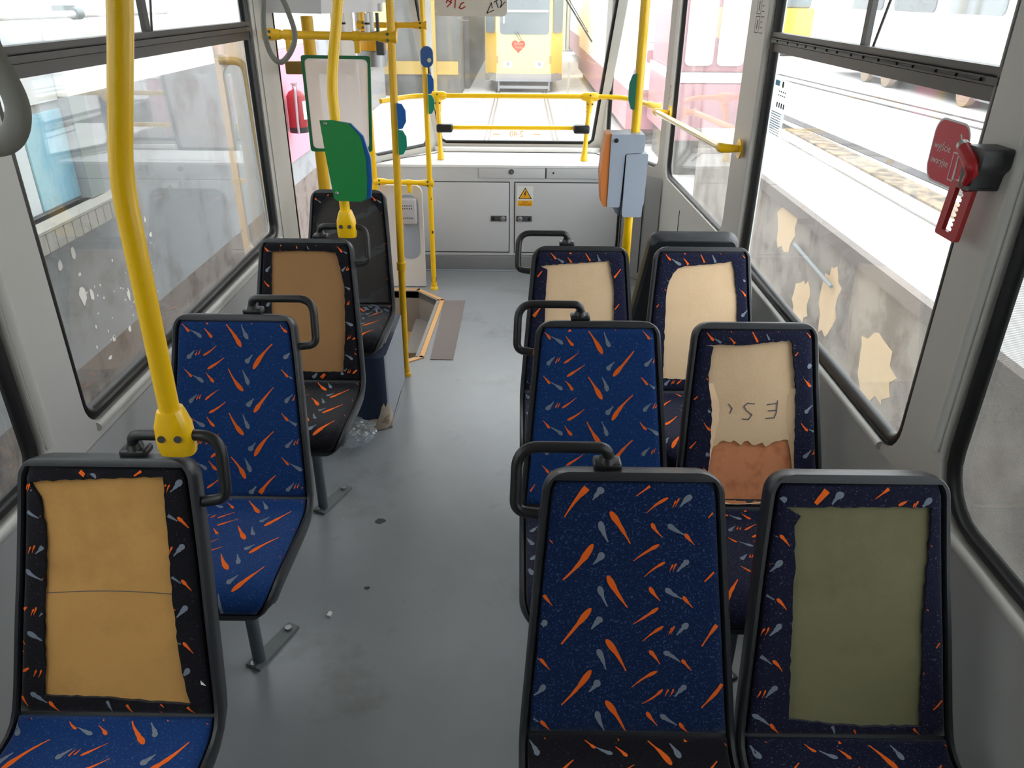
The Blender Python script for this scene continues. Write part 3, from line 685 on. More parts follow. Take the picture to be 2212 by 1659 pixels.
for k in range(16):
    x = rnd.uniform(.0, .17); s = SS0 + rnd.uniform(.0, .22); a = rnd.uniform(0, 6.28)
    pts = [SP(x + .018 * t * math.cos(a + t * .9), min(SL - .03, s + .014 * t * math.sin(a + t)), .030 + .012 * math.sin(t * 1.3) ** 2) for t in (0, .7, 1.4, 2.1)]
    for p, q in zip(pts, pts[1:]):
        n = Vector((.004, 0, .003)); bm.faces.new([bm.verts.new(v) for v in (p - n, q - n, q + n, p + n)])
obj('fabric_scraps', bm, M['grey_yarn'], sL4, None)
bm = B()
for k in range(3): tube(bm, [SP(.214, SS0 + .06, -.012 - .012 * k), SP(.216, SL - .12, -.012 - .012 * k)], .003, 8)
obj('side_ribs', bm, M['plastic'], sL4)
# small screws on the side of the nearest left shell
for s, h in ((.145, -.012), (.175, -.013)):
    bm = B(); p = SP(Ws(s) - .001, s + .06, h); tube(bm, [p, p + Vector((.004, 0, 0))], .006, 10); obj('screw', bm, M['steel'], sL1)

# ================================================================== poles and rails
def clamp(parent, base, topz, name='clamp'):
    x, y, z = base; bm = B()
    pts = [(z, .034, .020), (z + .012, .036, .023), (z + .04, .036, .026), (z + .065, .034, .026), (z + .09, .026, .024), (z + .10, .022, .022)]
    rings = []
    for (zz, a, b) in pts:
        rings.append([bm.verts.new((x + a * math.copysign(abs(math.cos(t)) ** .6, math.cos(t)), y + b * math.copysign(abs(math.sin(t)) ** .6, math.sin(t)), zz)) for t in [2 * math.pi * k / 20 for k in range(20)]])
    for p, q in zip(rings, rings[1:]):
        for k in range(20): bm.faces.new((p[k], p[(k + 1) % 20], q[(k + 1) % 20], q[k]))
    bm.faces.new(rings[0][::-1]); bm.faces.new(rings[-1]); cl = obj(name, bm, M['yellow'], parent)
    for sx in (-.016, .016):
        bm = B(); tube(bm, [(x + sx, y - .0245, z + .045), (x + sx, y - .0285, z + .045)], .0075, 12); obj('bolt', bm, M['hammer_grey'], cl)
    return cl
t = thing('grab_pole', 'thick bent yellow pole rising from the handle of the nearest left seat', 'pole', (-.679, 1.302, .98), 'yellow poles')
bm = B(); tube(bm, fillet([(-.679, 1.30, 1.03), (-.670, 1.295, 1.52), (-.604, 1.29, 1.80), (-.55, 1.285, ZR)], .06, 6), .0195, 20); obj('pole_tube', bm, M['yellow'], t); clamp(t, (-.679, 1.302, .972), 0)
t = thing('grab_pole', 'bent yellow pole standing on a left seat handle and carrying a green shield plate', 'pole', (-.648, 2.832, .98), 'yellow poles')
bm = B(); tube(bm, fillet([(-.648, 2.832, 1.03), (-.655, 2.83, 1.515), (-.604, 2.825, 1.78), (-.53, 2.82, ZR)], .06, 6), .0185, 20); obj('pole_tube', bm, M['yellow'], t); clamp(t, (-.648, 2.832, .972), 0)
def vpole(name, label, base, top, r, joint_z=(), m='yellow', foot='yellow'):
    t = thing(name, label, 'pole', base, 'yellow poles'); a = Vector(base); b = Vector(top); bm = B(); tube(bm, [a + Vector((0, 0, .01)), b], r, 18); obj('pole_tube', bm, M[m], t)
    bm = B(); tube(bm, [a + Vector((0, 0, .0008)), a + Vector((0, 0, .016)), a + Vector((0, 0, .02)), a + Vector((0, 0, .05))], [r * 1.6, r * 1.5, r * 1.25, r * 1.2], 18); obj('foot_collar', bm, M[foot], t)
    for z in joint_z:
        p = a.lerp(b, z / top[2]); d = (b - a).normalized(); bm = B(); tube(bm, [p - d * .022, p - d * .019, p + d * .019, p + d * .022], [r * 1.15, r * 1.3, r * 1.3, r * 1.15], 18); obj('joint_collar', bm, M[m], t)
    return t
p1 = vpole('grab_pole', 'yellow floor to ceiling pole at the near edge of the step well', (-.585, 3.608, 0), (-.545, 3.60, ZR), .0172, (.60,), 'yellow_dull', 'yellow_dull')
p2 = vpole('grab_pole', 'chipped yellow pole on the floor at the far end of the step well', (-.568, 4.925, 0), (-.568, 4.90, ZR), .0165)
for z, a in ((1.07, .3), (.95, .2), (.93, -.3), (.80, .1), (.62, .2), (.40, .4)):
    bm = B(); box(bm, (-.568 + a * .018 - .006, 4.925 - .0225, z - .008), (-.568 + a * .018 + .005, 4.925 - .0145, z + .009), 0, .002); obj('paint_chip', bm, M['rust'], p2, None)
bm = B(); tube(bm, [(-.568, 4.925, .052), (-.568, 4.9249, .09)], .0169, 16); obj('bare_end', bm, M['rust'], p2, None)
p3 = vpole('grab_pole', 'bright yellow upright pole behind the third right aisle seat, carrying the ticket validator', (.450, 3.10, 0), (.453, 3.10, ZR), .0178)
def hbar(name, label, a, b, r, m='yellow_dull', hang=()):
    a = Vector(a); b = Vector(b); t = thing(name, label, 'rail', tuple(a), 'horizontal yellow rails by the door'); d = (b - a).normalized(); bm = B(); tube(bm, [a, b], r, 16); obj('rail_tube', bm, M[m], t)
    for p, s in ((a, 1), (b, -1)):
        bm = B(); tube(bm, [p - d * s * .024, p + d * s * .02, p + d * s * .055], [r * 1.45, r * 1.45, r * 1.15], 14); f = obj('rail_fitting', bm, M[m], t)
        for z in (-.012, .012):
            bm = B(); tube(bm, [(p.x + d.x * s * .012, p.y - r * 1.40, p.z + z), (p.x + d.x * s * .012, p.y - r * 1.62, p.z + z)], .006, 10); obj('bolt', bm, M['hammer_grey'], f)
    for x in hang:
        p = a.lerp(b, x); bm = B(); tube(bm, [p - d * .016, p + d * .016], r * 1.25, 14); box(bm, (p.x - .012, p.y - .012, p.z - r - .05), (p.x + .012, p.y + .012, p.z - r * .6), 0, .004); obj('rail_bracket', bm, M[m], t)
    return t
hbar('grab_rail', 'upper yellow rail from the door pillar to the near step-well pole', (-1.085, 3.60, 1.635), (-.556, 3.60, 1.628), .017, hang=(.16, .72))
hbar('grab_rail', 'upper yellow rail reaching the far chipped pole', (-.928, 4.91, 1.628), (-.570, 4.905, 1.629), .016, hang=(.55,))
hbar('grab_rail', 'low yellow rail above the white door panel', (-.90, 4.925, .722), (-.568, 4.92, .716), .0155, 'yellow', hang=(.60,))
for nm, lb, x, y, r, m in (('door_post', 'wide yellow door post behind the green framed board', -1.003, 3.96, .029, 'yellow_dull'), ('door_post', 'yellow door post beyond the step well, right of the framed board', -.925, 4.93, .021, 'yellow')):
    bm = B(); tube(bm, [(x, y, -.298), (x, y, 1.698)], r, 16); tag(obj(nm, bm, M[m]), lb, 'pole', 'yellow poles')
bm = B(); box(bm, (-1.14, 3.986, 1.44), (-.80, 4.012, 1.50), 0, .006); tag(obj('door_crossbar', bm, M['ochre']), 'ochre crossbar of the doorway behind the framed board', 'rail')
# rear guard rail, one welded assembly
t = thing('guard_rail', 'yellow two-bar guard rail across the rear window with black clamps', 'rail', (-.05, 5.5, .76))
GLp = [(-.568, 5.6), (.486, 5.6)]
bm = B(); tube(bm, fillet([(-.93, 5.40, 1.15), (-.75, 5.60, 1.16), (-.568, 5.60, 1.166), (.486, 5.60, 1.168), (.72, 5.58, 1.165), (.905, 5.36, 1.135)], .08, 6), .0165, 16); obj('top_bar', bm, M['yellow'], t)
bm = B(); tube(bm, [(-.55, 5.60, .955), (.47, 5.60, .958)], .0150, 16); obj('lower_bar', bm, M['yellow'], t)
for sx, (x, x2, y2) in ((-1, (-.568, -.552, 5.515)), (1, (.486, .456, 5.505))):
    bm = B(); tube(bm, [(x, 5.60, 1.166), (x2, y2, .757)], .0165, 16); u = obj('upright', bm, M['yellow'], t)
    bm = B(); tube(bm, [(x2, y2, .7545), (x2, y2, .775), (x2 + (x - x2) * .15, y2 + (5.6 - y2) * .15, .757 + .409 * .15)], [.026, .023, .0185], 16); obj('foot_collar', bm, M['yellow'], u)
    bm = B(); f = Vector((x, 5.60, 1.166)); tube(bm, [f - Vector((.062, 0, 0)), f - Vector((.04, 0, 0)), f + Vector((.04, 0, 0)), f + Vector((.062, 0, 0))], [.019, .030, .030, .019], 14); tube(bm, [f, f - Vector((0, 0, .05)), f + Vector(((x2 - x) * .25, (y2 - 5.6) * .25, -.10))], [.031, .027, .020], 14); jt = obj('joint_fitting', bm, M['yellow'], t)
    for dx, dz in ((0, .012), (-.016, -.045), (.016, -.045)):
        bm = B(); p = f + Vector((dx, -.028, dz)); tube(bm, [p, p - Vector((0, .005, 0))], .0055, 10); obj('bolt', bm, M['hammer_grey'], jt)
    k = .515; cx = x + (x2 - x) * k; cy = 5.60 + (y2 - 5.60) * k; bm = B(); box(bm, (min(cx, cx - sx * .075) - .018, cy - .03, .930), (max(cx, cx - sx * .075) + .018, cy + .06, .986), 0, .012); jt = obj('clamp', bm, M['handle'], t)
for x in (.60, .64, .70, .74):
    bm = B(); box(bm, (x, 5.579 - max(0, x - .69) * .7, 1.15), (x + .018, 5.598, 1.168), 0, .002); obj('paint_chip', bm, M['rust'], t, None)
bm = B(); tube(bm, [(.93, 5.37, 1.13), (.905, 5.365, 1.134), (.865, 5.41, 1.142)], [.034, .022, .024], 14); obj('wall_flange', bm, M['yellow'], t)
# handrail along the right rear window
t = thing('handrail', 'pale yellow slanting handrail along the right rear window', 'rail', (.90, 4.3, 1.15))
a, b = Vector((.855, 5.02, 1.145)), Vector((.90, 3.50, 1.195)); bm = B(); tube(bm, [a, b], .0165, 16); obj('rail_tube', bm, mat('pale varnished yellow', c(232, 200, 110), .25, coat=.3), t)
for p, wx in ((a, .936), (b, .975)):
    bm = B(); tube(bm, [p + Vector((-.004, .02, 0)), p, p + Vector((.03, -.012, 0)), (wx - .008, p.y - .02, p.z)], [.021, .022, .019, .014], 14); tube(bm, [(wx - .009, p.y - .02, p.z), (wx, p.y - .02, p.z)], .042, 18); obj('rail_fitting', bm, M['yellow'], t)

# ================================================================== shields, board, validator
def shield(name, label, outline, y, th, m, group=None, cat='sign plate', m2=None, off=None):
    t = thing(name, label, cat, (outline[0][0], y, outline[0][1]), group)
    bm = B(); plate(bm, outline, [], th, lambda a, b, h: Vector((a, y - h, b))); obj('face', bm, m, t, 30); return t
O = [(-.700, 1.399), (-.655, 1.400), (-.598, 1.388), (-.562, 1.345), (-.548, 1.27), (-.549, 1.19), (-.556, 1.128), (-.575, 1.115), (-.665, 1.117), (-.676, 1.127), (-.69, 1.27)]
t = shield('shield_plate', 'big green shield plate with blue edge on the bent left pole', O, 2.796, .004, M['green'])
bm = B(); plate(bm, [(-.66, 1.398), (-.594, 1.388), (-.552, 1.345), (-.532, 1.27), (-.533, 1.19), (-.541, 1.128), (-.57, 1.117), (-.66, 1.12)], [], .014, lambda a, b, h: Vector((a, 2.8115 - h, b))); obj('edge', bm, M['blue'], t, None)
for x, z in ((-.682, 1.388), (-.664, 1.145)):
    bm = B(); tube(bm, [(x, 2.792, z), (x, 2.788, z)], [.007, .004], 12); obj('screw', bm, M['steel'], t)
def half_shield(name, label, x, y, z0, z1, w, m, sg=1):
    O = [(x, z0), (x + sg * w * .55, z0 + .004), (x + sg * w, z0 + (z1 - z0) * .30), (x + sg * w, z0 + (z1 - z0) * .72), (x + sg * w * .6, z1 - .004), (x, z1)]
    bm = B(); plate(bm, O, [], .012, lambda a, b, h: Vector((a, y - h, b))); return tag(obj(name, bm, m, None, 30), label, 'sign plate', 'small shield plates on the poles')
half_shield('shield_plate', 'upper blue half shield on the near step-well pole', -.546, 3.585, 1.250, 1.362, .038, M['blue'])
half_shield('shield_plate', 'lower teal half shield on the near step-well pole', -.548, 3.585, 1.138, 1.249, .038, M['teal'])
half_shield('shield_plate', 'upper blue half shield on the far chipped pole', -.552, 4.895, 1.254, 1.368, .036, M['blue'])
half_shield('shield_plate', 'lower teal half shield on the far chipped pole', -.552, 4.895, 1.140, 1.253, .036, M['teal'])
half_shield('shield_plate', 'dark green half shield on the right pole above the validator', .438, 3.085, 1.405, 1.535, .026, mat('dark teal', c(24, 104, 84), .4), -1)
t = thing('button_unit', 'round blue button unit on the far chipped pole', 'button', (-.545, 4.88, 1.45))
bm = B(); plate(bm, rrect(-.585, 1.405, -.512, 1.520, .035, 8), [], .030, lambda a, b, h: Vector((a, 4.89 - h, b))); obj('housing', bm, mat('dull blue plastic', c(48, 88, 146), .4), t, 30)
bm = B(); tube(bm, [(-.534, 4.861, 1.445), (-.534, 4.855, 1.445)], .012, 14); obj('button', bm, M['sign_yellow'] if False else mat('pale button', c(206, 206, 170), .4), t)
# milky board with green frame
t = thing('partition_board', 'milky clear board in a green frame behind the stripped left seat', 'board', (-.85, 3.82, 1.08))
yb = 3.82; K = (yb / 4.1); fo = [(-1.012, 1.540), (-1.012, 1.108), (-.713, 1.108), (-.690, 1.537)]
def inset_poly(P, d):
    cx = sum(p[0] for p in P) / 4; cy = sum(p[1] for p in P) / 4; return [(p[0] + (d if p[0] < cx else -d), p[1] + (d if p[1] < cy else -d)) for p in P]
def rpoly(P, r, n=5):
    P3 = [Vector((p[0], p[1], 0)) for p in P]; out = []
    for i in range(len(P3)):
        a, b, d = P3[i - 1], P3[i], P3[(i + 1) % len(P3)]; p0 = b + (a - b).normalized() * r; p1 = b + (d - b).normalized() * r
        for k in range(n + 1):
            s = k / n; q = p0 * (1 - s) ** 2 + b * 2 * s * (1 - s) + p1 * s * s; out.append((q.x, q.y))
    return out
bm = B(); plate(bm, rpoly(fo, .015), [rpoly(inset_poly(fo, .014), .025)], .010, lambda a, b, h: Vector((a, yb - h, b))); obj('frame', bm, M['dkgreen'], t, 30)
bm = B(); plate(bm, rpoly(inset_poly(fo, .010), .02), [], .003, lambda a, b, h: Vector((a, yb - .004 - h, b))); obj('sheet', bm, M['plexi'], t, None)
# validator
t = thing('ticket_validator', 'orange and grey ticket validator clamped on the right upright pole', 'ticket validator', (.43, 3.1, 1.0))
def prism(bm, prof, y0, y1, bev=.0, mi=0):
    plate(bm, prof, [], y1 - y0, lambda a, b, h: Vector((a, y1 - h, b)), mi)
    if bev:
        es = [e for e in bm.edges if abs(e.verts[0].co.y - e.verts[1].co.y) < 1e-6 and len(e.link_faces) == 2 and e.calc_face_angle(0) > .5]; bmesh.ops.bevel(bm, geom=es, offset=bev, segments=3, affect='EDGES', profile=.5)
bm = B(); prism(bm, rpoly([(.352, 1.322), (.352, 1.046), (.402, 1.042), (.410, 1.25), (.480, 1.255), (.484, 1.322)], .010), 3.03, 3.14, .012); obj('body', bm, M['grey_pl'], t, 50)
bm = B(); prism(bm, [(.333, 1.322), (.324, 1.25), (.318, 1.165), (.320, 1.155), (.328, 1.06), (.338, 1.045), (.353, 1.043), (.353, 1.325)], 3.035, 3.135, .006); obj('front_cover', bm, M['orange_pl'], t, 50)
bm = B(); prism(bm, rpoly([(.414, 1.249), (.412, 1.012), (.420, 1.005), (.490, 1.006), (.492, 1.05), (.496, 1.06), (.498, 1.252)], .006), 3.025, 3.13, .010); obj('clamp_housing', bm, M['grey_pl'], t, 50)
bm = B(); prism(bm, rpoly([(.398, 1.255), (.385, 1.02), (.405, 1.003), (.415, 1.255)], .004), 3.05, 3.13, .003); obj('seam_strip', bm, mat('validator rim', c(120, 128, 140), .5), t, 50)
bm = B(); tube(bm, [(.372, 3.0305, 1.300), (.372, 3.026, 1.300)], .008, 16); obj('lock', bm, M['handle'], t)

# ================================================================== cabinet at the rear
t = thing('rear_cabinet', 'pale grey cabinet with white shelf top under the rear window', 'cabinet', (0, 5.35, 0))
CY = 5.33
bm = B(); plate(bm, [(-1.01, .115), (.70, .115), (.70, .735), (-1.01, .735)], [], .02, lambda a, b, h: Vector((a, CY + h, b))); obj('body', bm, M['cab'], t, None)
bm = B(); plate(bm, [(-1.0, CY - .006), (.72, CY - .006), (.80, 5.36), (.60, 5.84), (-.62, 5.84), (-.99, 5.34)], [], .016, lambda a, b, h: Vector((a, b, .736 + h))); obj('shelf_top', bm, M['cab_top'], t, None)
bm = B(); plate(bm, [(-.55, 5.80), (.53, 5.80), (.60, 5.85), (-.63, 5.85)], [], .03, lambda a, b, h: Vector((a, b, .752 + h))); obj('window_ledge', bm, M['cab_top'], t, None)
bm = B(); strip(bm, [(-.95, 5.42), (-.56, 5.795), (.55, 5.795), (.70, 5.50)], .008, .7525, .7555, 0); obj('rear_seam', bm, M['dark_gap'], t, None)
bm = B(); box(bm, (-.27, 5.40, .7523), (.20, 5.404, .7535)); obj('shelf_seam', bm, M['grey_pl'], t, None)
def cdoor(x0, x1, hx, sd, lab):
    bm = B(); plate(bm, [(x0, .136), (x1, .136), (x1, .640), (x0, .640)], [[(x0 + .005, .141), (x1 - .005, .141), (x1 - .005, .635), (x0 + .005, .635)]], .003, lambda a, b, h: Vector((a, CY - .0005 - h, b))); g = obj('door_gap', bm, M['dark_gap'], t, None)
    bm = B(); box(bm, (x0 + .006, CY - .008, .142), (x1 - .006, CY - .0005, .634), 0, .003); d = obj('door', bm, M['cab'], t)
    bm = B(); box(bm, (hx, CY - .016, .366), (hx + .110, CY - .009, .405), 0, .004); l = obj('latch', bm, M['hammer_grey'], d)
    bm = B(); x = hx + (.085 if sd > 0 else .027); tube(bm, [(x, CY - .016, .385), (x, CY - .022, .385), (x, CY - .025, .385)], [.018, .017, .011], 16); obj('lock_knob', bm, M['steel'], l)
    bm = B(); x = hx + (.008 if sd > 0 else .082); box(bm, (x, CY - .018, .373), (x + .02, CY - .0155, .398), 0, .001); obj('latch_recess', bm, M['handle'], l)
cdoor(-.72, -.062, -.194, 1, ''); cdoor(-.030, .70, -.016, -1, '')
bm = B(); box(bm, (-.277, CY - .007, .664), (.180, CY - .0005, .732), 0, .003); d = obj('drawer', bm, M['cab'], t)
bm = B(); tube(bm, [(-.051, CY - .007, .710), (-.051, CY - .015, .710)], .017, 18); l = obj('lock', bm, M['hammer_grey'], d); bm = B(); tube(bm, [(-.051, CY - .015, .710), (-.051, CY - .018, .710)], .010, 14); obj('lock_core', bm, M['steel'], l)
bm = B(); box(bm, (.190, CY - .006, .664), (.56, CY - .0005, .732), 0, .003); obj('fascia_panel', bm, M['cab'], t); bm = B(); box(bm, (.1815, CY - .004, .664), (.1875, CY - .0008, .734)); obj('panel_gap', bm, M['dark_gap'], t, None)
bm = B(); tube(bm, [(.237, CY - .006, .703), (.237, CY - .010, .703)], .006, 8); obj('bolt', bm, M['handle'], t)
bm = B(); box(bm, (-.72, CY - .012, .001), (.72, CY + .02, .112), 0, .004); obj('plinth', bm, M['base'], t); bm = B(); box(bm, (-.72, CY - .022, .0008), (.70, CY - .0125, .010), 0, .002); obj('plinth_strip', bm, M['grey_pl'], t)
bm = B(); plate(bm, [(0, .004), (.50, .004), (.50, .735), (0, .735)], [], .015, lambda a, b, h: Vector((.715 + a * .44 - h * .8, CY - a * .9 + h * -.5, b)) if False else Vector((.712 + a * .43, CY - .004 - a * .62, b))); obj('side_panel', bm, M['cab'], t, None)
bm = B()
for a in (.02, .30): box(bm, (.712 + a * .43 - .006, CY - .004 - a * .62 - .008, .06), (.712 + a * .43, CY - .004 - a * .62 - .003, .655))
obj('panel_gap', bm, M['dark_gap'], t, None)
# warning sticker
t = thing('warning_sticker', 'yellow high voltage triangle sticker on the right cabinet door', 'sticker', (.046, CY - .0095, .47))
def cf(h): return lambda a, b: Vector((a, CY - .0083 - h, b))
def flat(bm, pts, fn, mi=0): bm.faces.new([bm.verts.new(fn(*p)) for p in pts]).material_index = mi
bm = B(); flat(bm, [(-.012, .472), (.101, .472), (.101, .613), (-.012, .613)], cf(.0004)); obj('backing', bm, M['white'], t, None)
bm = B(); flat(bm, [(-.003, .524), (.093, .524), (.045, .604)], cf(.0008), 0); flat(bm, [(.006, .529), (.084, .529), (.045, .594)], cf(.0012), 1)
flat(bm, [(.046, .578), (.034, .556), (.044, .557), (.040, .536), (.054, .562), (.046, .560), (.052, .578)], cf(.0016), 0); obj('triangle', bm, [M['black'], M['sign_yellow']], t, None)
bm = B(); flat(bm, [(-.007, .474), (.097, .474), (.097, .513), (-.007, .513)], cf(.0008), 0)
txt('Pod', .016, lambda x, y: Vector((.045 + x * 1.3, CY - .0097, .503 + y)), bm, 1); txt('NAPIĘCIEM', .018, lambda x, y: Vector((.045 + x * .95, CY - .0097, .485 + y)), bm, 1); obj('text_panel', bm, [M['sign_yellow'], mat('brown print', c(120, 40, 10), .6)], t, None)
# white door panel with dispenser
t = thing('door_panel', 'white rounded door-side panel hanging under the low yellow rail', 'panel', (-.80, 4.975, .005))
bm = B(); plate(bm, rrect(-1.05, .004, -.628, .690, (0, 0, .05, 0)), [], .022, lambda a, b, h: Vector((a, 4.99 - h, b))); obj('panel', bm, M['white'], t, 30)
bm = B(); plate(bm, rrect(-.79, .20, -.655, .63, .06), [], .002, lambda a, b, h: Vector((a, 4.9675 - h, b))); obj('recess', bm, M['grey_pl'], t, 30)
t = thing('bin', 'small grey dispenser box with rows of holes on the white door panel', 'dispenser', (-.715, 4.93, .44))
bm = B(); box(bm, (-.765, 4.915, .445), (-.665, 4.9645, .615), 0, .012); obj('box', bm, mat('warm grey plastic', c(186, 182, 184), .5), t)
bm = B()
for z in (.570, .552, .490):
    for k in range(5): tube(bm, [(-.752 + k * .015, 4.915, z), (-.752 + k * .015, 4.913, z)], .0038, 8)
obj('holes', bm, M['handle'], t)
# ================================================================== ceiling boxes and straps
t = thing('door_housing', 'light grey housing of the door mechanism under the ceiling above the doorway', 'housing', (-1.0, 3.76, 1.71))
bm = B(); y0, y1 = 3.76, 4.92
F = [(-1.14, 1.715), (-.885, 1.712), (-.84, ZR - .002), (-1.14, ZR - .002)]; G = [(-1.14, 1.705), (-.80, 1.700), (-.76, ZR - .002), (-1.14, ZR - .002)]
a = [bm.verts.new((p[0], y0, p[1])) for p in F]; b = [bm.verts.new((p[0], y1, p[1])) for p in G]
bm.faces.new(a); bm.faces.new(b[::-1])
for k in range(4): bm.faces.new((a[k], b[k], b[(k + 1) % 4], a[(k + 1) % 4]))
obj('cover', bm, M['cab'], t, None)
bm = B(); box(bm, (-.775, 4.60, 1.705), (-.755, 4.63, 1.745), 0, .004); obj('catch', bm, M['white'], t)
for x in (-.95, -.82):
    bm = B(); tube(bm, [(x, 4.5, 1.60), (x, 4.5, 1.70)], .014, 10); obj('mechanism_rod', bm, M['white'], t); bm = B(); tube(bm, [(x, 4.5, 1.645), (x, 4.5, 1.655)], .0155, 10); obj('rod_band', bm, M['black'], t)
t = thing('beacon_lamp', 'amber lamp dome under the door housing behind the framed board', 'lamp', (-.86, 4.75, 1.52))
bm = B(); tube(bm, [(-.845, 4.75, 1.505), (-.845, 4.75, 1.53), (-.845, 4.75, 1.57)], [.085, .09, .088], 20); obj('lens', bm, mat('amber lens', c(250, 180, 40), .25), t); bm = B(); tube(bm, [(-.845, 4.75, 1.571), (-.845, 4.75, 1.60)], [.09, .08], 20); obj('cap', bm, M['rust'], t); bm = B(); tube(bm, [(-.845, 4.75, 1.42), (-.845, 4.75, 1.504)], [.08, .085], 20); obj('globe', bm, M['steel'], t); bm = B(); tube(bm, [(-.845, 4.75, 1.598), (-.845, 4.75, 1.7)], .02, 12); obj('stem', bm, M['white'], t)
bm = B(); box(bm, (-.79, 4.55, 1.49), (-.745, 4.62, 1.60), 0, .005); box(bm, (-.785, 4.57, 1.595), (-.77, 4.60, 1.70)); tag(obj('camera_box', bm, M['hammer_grey']), 'small dark grey box beside the amber lamp', 'box')
t = thing('display_box', 'pale overhead box with red and black marker scribbles above the rear window', 'display box', (-.26, 5.35, 1.70))
bm = B(); prism(bm, rrect(-.535, 1.668, -.085, 2.05, .03), 5.30, 5.52, .006); obj('case', bm, mat('beige case', c(206, 200, 190), .5), t, 40)
gf = lambda x, y: Vector((x, 5.2985, y + .082)); bm = B()
for q in ([(-.462, 1.662), (-.456, 1.675), (-.43, 1.664), (-.458, 1.638)], [(-.435, 1.672), (-.41, 1.69), (-.395, 1.68)], [(-.402, 1.70), (-.410, 1.634)], [(-.352, 1.664), (-.37, 1.656), (-.383, 1.634), (-.368, 1.628), (-.346, 1.640)]): stroke(bm, q, .007, gf, 0)
for q in ([(-.176, 1.634), (-.182, 1.664), (-.21, 1.605), (-.166, 1.622)], [(-.166, 1.666), (-.142, 1.68)], [(-.152, 1.672), (-.140, 1.636)], [(-.128, 1.69), (-.118, 1.664), (-.126, 1.638), (-.098, 1.668)]): stroke(bm, q, .005, gf, 1)
obj('scribble', bm, [M['ink_red'], M['black']], t, None)
def strap(label, pts, r, sx, m=M['strap']):
    bm = B(); P = catmull([Vector(p) for p in pts], 8) if False else None
    Pv = [Vector(p) for p in pts]; out = []
    for i in range(len(Pv) - 1):
        p0 = Pv[max(i - 1, 0)]; p1_ = Pv[i]; p2_ = Pv[i + 1]; p3_ = Pv[min(i + 2, len(Pv) - 1)]
        for k in range(8):
            s = k / 8; out.append(.5 * ((2 * p1_) + (p2_ - p0) * s + (2 * p0 - 5 * p1_ + 4 * p2_ - p3_) * s * s + (3 * p1_ - p0 - 3 * p2_ + p3_) * s ** 3))
    out.append(Pv[-1]); tube(bm, out, r, 12, sx=sx); return tag(obj('hanging_strap', bm, m), label, 'strap', 'grey hanging straps')
strap('wide grey strap loop hanging at the left edge of the view', [(-.80, 1.25, 1.90), (-.815, 1.25, 1.80), (-.80, 1.25, 1.715), (-.784, 1.25, 1.652), (-.788, 1.25, 1.618), (-.806, 1.25, 1.592), (-.834, 1.25, 1.581), (-.868, 1.25, 1.588), (-.885, 1.25, 1.64), (-.872, 1.25, 1.72), (-.845, 1.25, 1.80), (-.83, 1.25, 1.90), (-.82, 1.25, ZR)], .008, 2.6)
strap('thin grey strap loop hanging beside the door housing', [(-.885, 3.0, ZR), (-.886, 3.0, 1.93), (-.902, 3.0, 1.80), (-.917, 3.0, 1.684), (-.905, 3.0, 1.602), (-.872, 3.0, 1.570), (-.83, 3.0, 1.606), (-.808, 3.0, 1.664), (-.826, 3.0, 1.745), (-.850, 3.0, 1.81), (-.874, 3.0, 1.93), (-.883, 3.0, ZR)], .0065, 1.5)
# ================================================================== hammer, stickers
t = thing('emergency_hammer', 'red emergency hammer in a dark grey holder on the right window post', 'hammer', (.96, 1.61, 1.32))
bm = B(); xs = XR - .0005
plate(bm, rpoly([(1.575, 1.528), (1.575, 1.49), (1.592, 1.475), (1.597, 1.440), (1.64, 1.440), (1.645, 1.49), (1.652, 1.50), (1.652, 1.528)], .008), [], .060, lambda a, b, h: Vector((xs - h, a, b)))
es = [e for e in bm.edges if abs(e.verts[0].co.x - e.verts[1].co.x) < 1e-6 and e.verts[0].co.x < xs - .05 and len(e.link_faces) == 2 and e.calc_face_angle(0) > .5]; bmesh.ops.bevel(bm, geom=es, offset=.016, segments=4, affect='EDGES', profile=.5)
obj('holder', bm, M['hammer_grey'], t, 40)
for k in range(3): bm = B(); box(bm, (xs - .045, 1.5958, 1.447 + k * .009), (xs - .012, 1.5968, 1.4495 + k * .009)); obj('holder_slot', bm, M['black'], t, None)
bm = B(); tube(bm, fillet([(.928, 1.650, 1.518), (.926, 1.590, 1.490), (.930, 1.612, 1.455)], .022, 6), [.015] + [.0165] * 4 + [.015, .013, .011, .010], 14); tube(bm, [(.930, 1.605, 1.470), (.940, 1.628, 1.440)], .009, 12); obj('head', bm, M['red'], t)
bm = B(); tube(bm, [(.928, 1.649, 1.5175), (.929, 1.664, 1.524)], [.0145, .012], 14); obj('steel_tip', bm, M['steel'], t)
bm = B(); fh = lambda a, b, h: Vector((.954 - h - (1.445 - b) * .08, a, b))
hole = [(1.640, 1.434)] + [q for k in range(8) for q in ((1.640, 1.428 - k * .0105), (1.633, 1.4255 - k * .0105), (1.633, 1.421 - k * .0105), (1.640, 1.4185 - k * .0105))] + [(1.640, 1.342), (1.670, 1.342), (1.670, 1.434)]
plate(bm, rrect(1.606, 1.328, 1.694, 1.446, .008), [hole], .010, fh); obj('grip', bm, M['red'], t, 30)
t = thing('exit_sticker', 'red rounded emergency exit sticker on the right window glass', 'sticker', (1.02, 1.81, 1.41))
gx = XR + .0350
st = lambda h: (lambda a, b: Vector((gx - h, a + .066, b - .014)))
bm = B(); V, F = cdt(rrect(1.74, 1.405, 1.905, 1.555, .04, 8)); vs = [bm.verts.new(st(.0005)(v[0], v[1])) for v in V]
for f in F: bm.faces.new([vs[i] for i in f])
obj('border', bm, M['white'], t, None)
bm = B(); V, F = cdt(rrect(1.745, 1.410, 1.900, 1.550, .036, 8)); vs = [bm.verts.new(st(.0010)(v[0], v[1])) for v in V]
for f in F: bm.faces.new([vs[i] for i in f])
obj('field', bm, M['red_st'], t, None)
